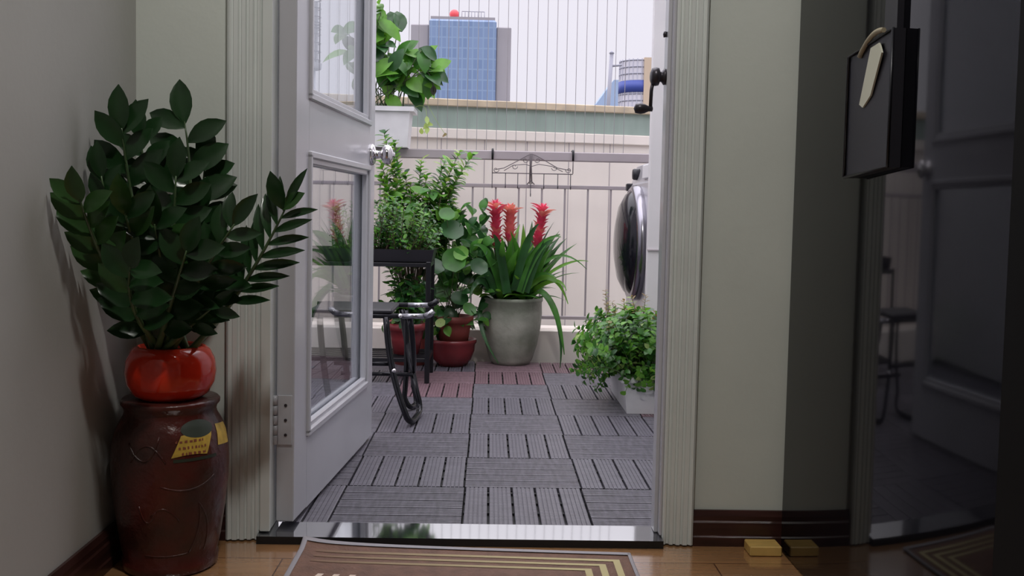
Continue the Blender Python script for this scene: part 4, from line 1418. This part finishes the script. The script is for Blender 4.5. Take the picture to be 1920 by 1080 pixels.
b = MB()
pt = Vector((px_, py_, DZ + 0.22))
big = [(848, 432, 26, M_leafD), (852, 488, 28, M_leafM), (820, 470, 24, M_leafM), (838, 402, 18, M_leafM), (880, 450, 20, M_leafM), (815, 500, 22, M_leafD), (872, 520, 20, M_leafD), (896, 545, 12, M_leaf),
       (830, 545, 22, M_leafM), (862, 560, 20, M_leafD), (812, 580, 18, M_leafM), (880, 580, 16, M_leafM), (845, 590, 16, M_leafD), (826, 606, 12, M_leafY), (800, 545, 22, M_leafD), (898, 500, 20, M_leafD),
       (835, 520, 20, M_leafM), (865, 475, 18, M_leaf), (810, 440, 18, M_leafM), (855, 610, 12, M_leafY), (790, 610, 14, M_leafM), (902, 470, 16, M_leafD)]
for (x, y, r, M) in big:
    c = W(x, y, 4.36 + rp.uniform(-0.05, 0.10)); rr_ = r * 0.82 * 4.4 / 1820
    b.tube(bez(pt + Vector((rp.uniform(-.03, .03), rp.uniform(-.03, .03), 0)), (pt + c) / 2 + Vector((0, 0, 0.04)), c, 6), 0.0018, M_stemg, 5)
    disc_leaf(b, c, Vector((rp.uniform(-0.5, 0.5), -1, rp.uniform(0.2, 1.0))), rr_, M)
for i in range(260):
    x, y = rp.uniform(792, 912), rp.uniform(395, 620)
    c = W(x, y, 4.42 + rp.uniform(-0.05, 0.12))
    d = (c - pt).normalized() + rndv(rp, 0.6)
    b.leaf(c, d, Vector((0, -0.6, 0.8)) + rndv(rp, .4), rp.uniform(0.045, 0.08), 0.040, rp.choice([M_leafD, M_leafM, M_leafD, M_leafD, M_leafM, M_leaf, M_leafD]), droop=0.6, n=5)
for i in range(10):
    a = rp.uniform(0, 6.28)
    b.tube(bez(pt, pt + Vector((0, 0, 0.15)), pt + Vector((math.cos(a) * 0.09, math.sin(a) * 0.08, rp.uniform(0.1, 0.3))), 5), 0.0018, M_stemg, 5)
b.build('foliage', t)

q = W(770, 655, 4.48)
t = thing('terracotta_planter', (q.x, 4.50, DZ), 'terracotta pot of tall thin-branched shrub behind the plant stand', 'potted plant')
b = MB(); round_pot(b, (q.x, 4.50, DZ), 0.075, 0.10, 0.21, M_terra, 0.010); b.build('pot', t)
rt = random.Random(17)
b = MB()
pt = Vector((q.x, 4.50, DZ + 0.2))
tw = [(885, 290), (862, 285), (840, 330), (820, 345), (868, 315), (835, 300), (800, 330), (760, 325), (735, 300), (715, 330), (725, 350), (780, 355), (720, 250), (738, 262), (810, 380), (745, 375), (850, 350), (790, 300), (712, 300), (770, 345), (830, 375)]
for k, (x, y) in enumerate(tw):
    tip = W(x, y, rt.uniform(4.42, 4.60))
    mid = pt.lerp(tip, 0.5) + Vector((-(tip.x - pt.x) * 0.25, rt.uniform(-0.03, 0.03), 0.06))
    sprig(b, rt, bez(pt, mid, tip, 10), 0.054 if k < 13 else 0.044, 0.027, [(M_leaf, 4), (M_leafY, 1.6), (M_leafM, 3), (M_leafD, 1)], step=0.013, t0=0.45, Ms=M_stemb, stem=0.0022)
b.build('branching_foliage', t)
b = MB()
for i in range(70):
    tip = W(rt.uniform(705, 862), rt.uniform(365, 470), rt.uniform(4.40, 4.62))
    sprig(b, rt, bez(pt, pt.lerp(tip, 0.5) + rndv(rt, 0.02), tip, 5), 0.040, 0.021, [(M_leaf, 3), (M_leafM, 3), (M_leafD, 2)], step=0.018, t0=0.6, Ms=M_stemb)
for i in range(26):   # broader soft leaves between the twigs
    c = W(rt.uniform(715, 850), rt.uniform(350, 420), rt.uniform(4.40, 4.52))
    b.leaf(c, Vector((rt.uniform(-0.6, 1), -0.3, rt.uniform(-0.3, 0.5))), Vector((0, -0.6, 0.8)) + rndv(rt, 0.3), rt.uniform(0.07, 0.11), 0.045, rt.choice([M_leaf, M_leafM, M_leaf]), droop=0.6, n=6)
    b.tube([c, c.lerp(pt, 0.4)], 0.0014, M_stemb, 5)
b.build('lower_foliage', t)

# hook rack on the handrail
t = thing('hook_rack', (W(997, 300, 4.765).x, 4.77, 1.0), 'ornate wire hook rack hung on the balcony handrail', 'hook rack')
RY = 4.762


def R(px, py): return Vector((W(px, py, RY).x, RY, W(px, py, RY).z))


b = MB()
xl, xr = R(923, 324), R(1074, 327)
b.tube([xl, xr], 0.0026, M_wire, 6)
b.tube([R(928, 318), R(945, 315), R(970, 302), R(990, 291), R(997, 289), R(1004, 291), R(1020, 300), R(1045, 315), R(1070, 320)], 0.0022, M_wire, 6)
b.tube([R(945, 320), R(962, 310), R(985, 308), R(997, 312), R(1010, 308), R(1035, 312), R(1055, 322)], 0.002, M_wire, 6)
for (x, y, s_) in ((930, 318, 1), (965, 312, 1), (1040, 315, -1), (1066, 319, -1), (985, 300, 1), (1008, 300, -1)):
    b.tube([R(x + s_ * math.cos(i * 0.7) * (6 - i * 0.5), y + math.sin(i * 0.7) * (6 - i * 0.5)) for i in range(10)], 0.0018, M_wire, 6)
for dx in (-2.4, 0, 2.4): b.tube([R(996 + dx, 288), R(995 + dx * .5, 310), R(995 + dx, 345)], 0.0026, M_wire, 6)
b.tube([R(988, 346), R(995, 338), R(1002, 346)], 0.003, M_wire, 6)
b.build('scroll_frame', t)
for (x, y) in ((923, 324), (948, 324), (971, 325), (995, 340), (1020, 326), (1046, 326), (1070, 327)):
    hb = MB()
    p = R(x, y); zz = R(x, y + 26).z
    hb.tube([p, Vector((p.x, RY, zz)), Vector((p.x, RY - 0.008, zz - 0.006)), Vector((p.x, RY - 0.018, zz - 0.002)), Vector((p.x, RY - 0.022, zz + 0.008))], 0.0022, M_dkmetal, 6)
    hb.build('hook', t)
for x in (923, 1074):
    hb = MB(); p = R(x, 326)
    hb.tube([p, Vector((p.x, RY, 1.0))], 0.0024, M_wire, 6)
    hb.tube([Vector((p.x, RY, 0.985)), Vector((p.x, RY, 1.028)), Vector((p.x, RY + 0.012, 1.036)), Vector((p.x, RY + 0.05, 1.037)), Vector((p.x, RY + 0.068, 1.034)), Vector((p.x, RY + 0.070, 1.0))], 0.0055, M_black, 8)
    hb.build('rail_clip', t)

# ------------------------------------------------------------------ white box planter on the handrail
t = thing('railing_planter', (-0.60, 4.80, 1.031), 'white box planter of big-leaved plant sitting on the handrail', 'planter')
b = MB()
wx1 = W(768, 230, 4.68).x
zb_, zt_ = 1.031, 1.213
taper(b, -0.95, wx1, 4.69, 4.878, zb_, zt_, 0.012, M_wbox)
for (x0, x1, y0, y1) in ((-0.946, wx1 - 0.004, 4.678, 4.698), (-0.946, wx1 - 0.004, 4.870, 4.888), (wx1 - 0.004, wx1 + 0.02, 4.678, 4.888), (-0.965, -0.946, 4.678, 4.888)):
    b.box(x0, x1, y0, y1, zt_ - 0.012, zt_ + 0.010, M_wbox)
b.build('box', t)
rw = random.Random(31)
b = MB()
pt = Vector((-0.52, 4.80, zt_ - 0.01))
leaves = [(712, 30, 0), (722, 70, 0), (745, 62, 0), (705, 90, 0), (730, 100, 1), (760, 100, 1), (790, 95, 1), (800, 120, 1), (775, 125, 0), (745, 130, 1), (715, 130, 0), (735, 155, 0), (760, 150, 1), (708, 165, 0), (722, 175, 0),
          (785, 145, 1), (800, 135, 1), (750, 115, 0), (700, 60, 0), (690, 110, 0), (770, 108, 1), (712, 50, 0), (740, 170, 0), (698, 150, 0), (808, 128, 1), (728, 120, 0), (680, 90, 0), (670, 140, 0), (660, 100, 0), (650, 60, 0), (714, 22, 0), (718, 40, 0), (706, 12, 0), (728, 88, 0), (750, 165, 0), (770, 160, 1), (735, 140, 0)]
for (x, y, sd) in leaves:
    c = W(x, y, 4.80 + rw.uniform(-0.09, 0.06))
    b0 = pt + Vector((rw.uniform(-0.12, 0.08), rw.uniform(-0.04, 0.04), 0))
    P = bez(b0, (b0 + c) / 2 + Vector((-0.02, 0, 0.05)), c, 7)
    b.tube(P, 0.0026, M_stemg, 5)
    d = Vector((0.7 if sd else rw.uniform(-0.4, 0.4), rw.uniform(-0.4, 0), -0.3 if sd else rw.uniform(0.1, 0.8)))
    for kk in range(3):
        b.leaf(c + rndv(rw, 0.02), d + rndv(rw, 0.6), Vector((0, -0.8, 0.7)) + rndv(rw, 0.3), rw.uniform(0.10, 0.155), 0.070, rw.choice([M_leaf, M_leafM, M_leaf, M_leafM, M_leafD]), droop=0.7, fold=0.12, n=6, peak=0.4)
b.build('broad_leaves', t)
b = MB()
P = bez(W(795, 130, 4.72), W(812, 140, 4.7), W(813, 172, 4.7), 8)
b.tube(P, 0.0025, M_dead, 6)
b.leaf(W(813, 160, 4.7), (0, 0, -1), (0, -1, 0), 0.05, 0.03, M_dead, n=5)
b.build('dried_flower', t)
b = MB()
P = bez(Vector((wx1 - 0.01, 4.78, zt_)), W(812, 175, 4.70), W(796, 250, 4.68), 8)
b.tube(P, 0.0012, M_leafY, 5)
for (x, y) in ((800, 218), (796, 232), (806, 228), (790, 240), (802, 238), (838, 252)):
    b.leaf(W(x, y, 4.69), rndv(rw, 1) + Vector((0, 0, -0.4)), (0, -1, 0.3), 0.05, 0.022, M_leafY if x < 830 else M_leafB, n=5)
b.tube(bez(W(800, 190, 4.7), W(815, 225, 4.7), W(838, 256, 4.69), 6), 0.001, M_leafY, 5)
b.build('trailing_sprig', t)

# ceiling lamp body (above the frame)
t = thing('ceiling_lamp', (0.02, 0.85, 2.72), 'round white ceiling lamp of the room', 'lamp')
b = MB(); b.lathe([(0, 0), (0.19, 0), (0.19, -0.06), (0.175, -0.075), (0.165, -0.07), (0.165, -0.03), (0, -0.03)], M_white, 40, (0.02, 0.85, 2.72)); b.build('housing', t)
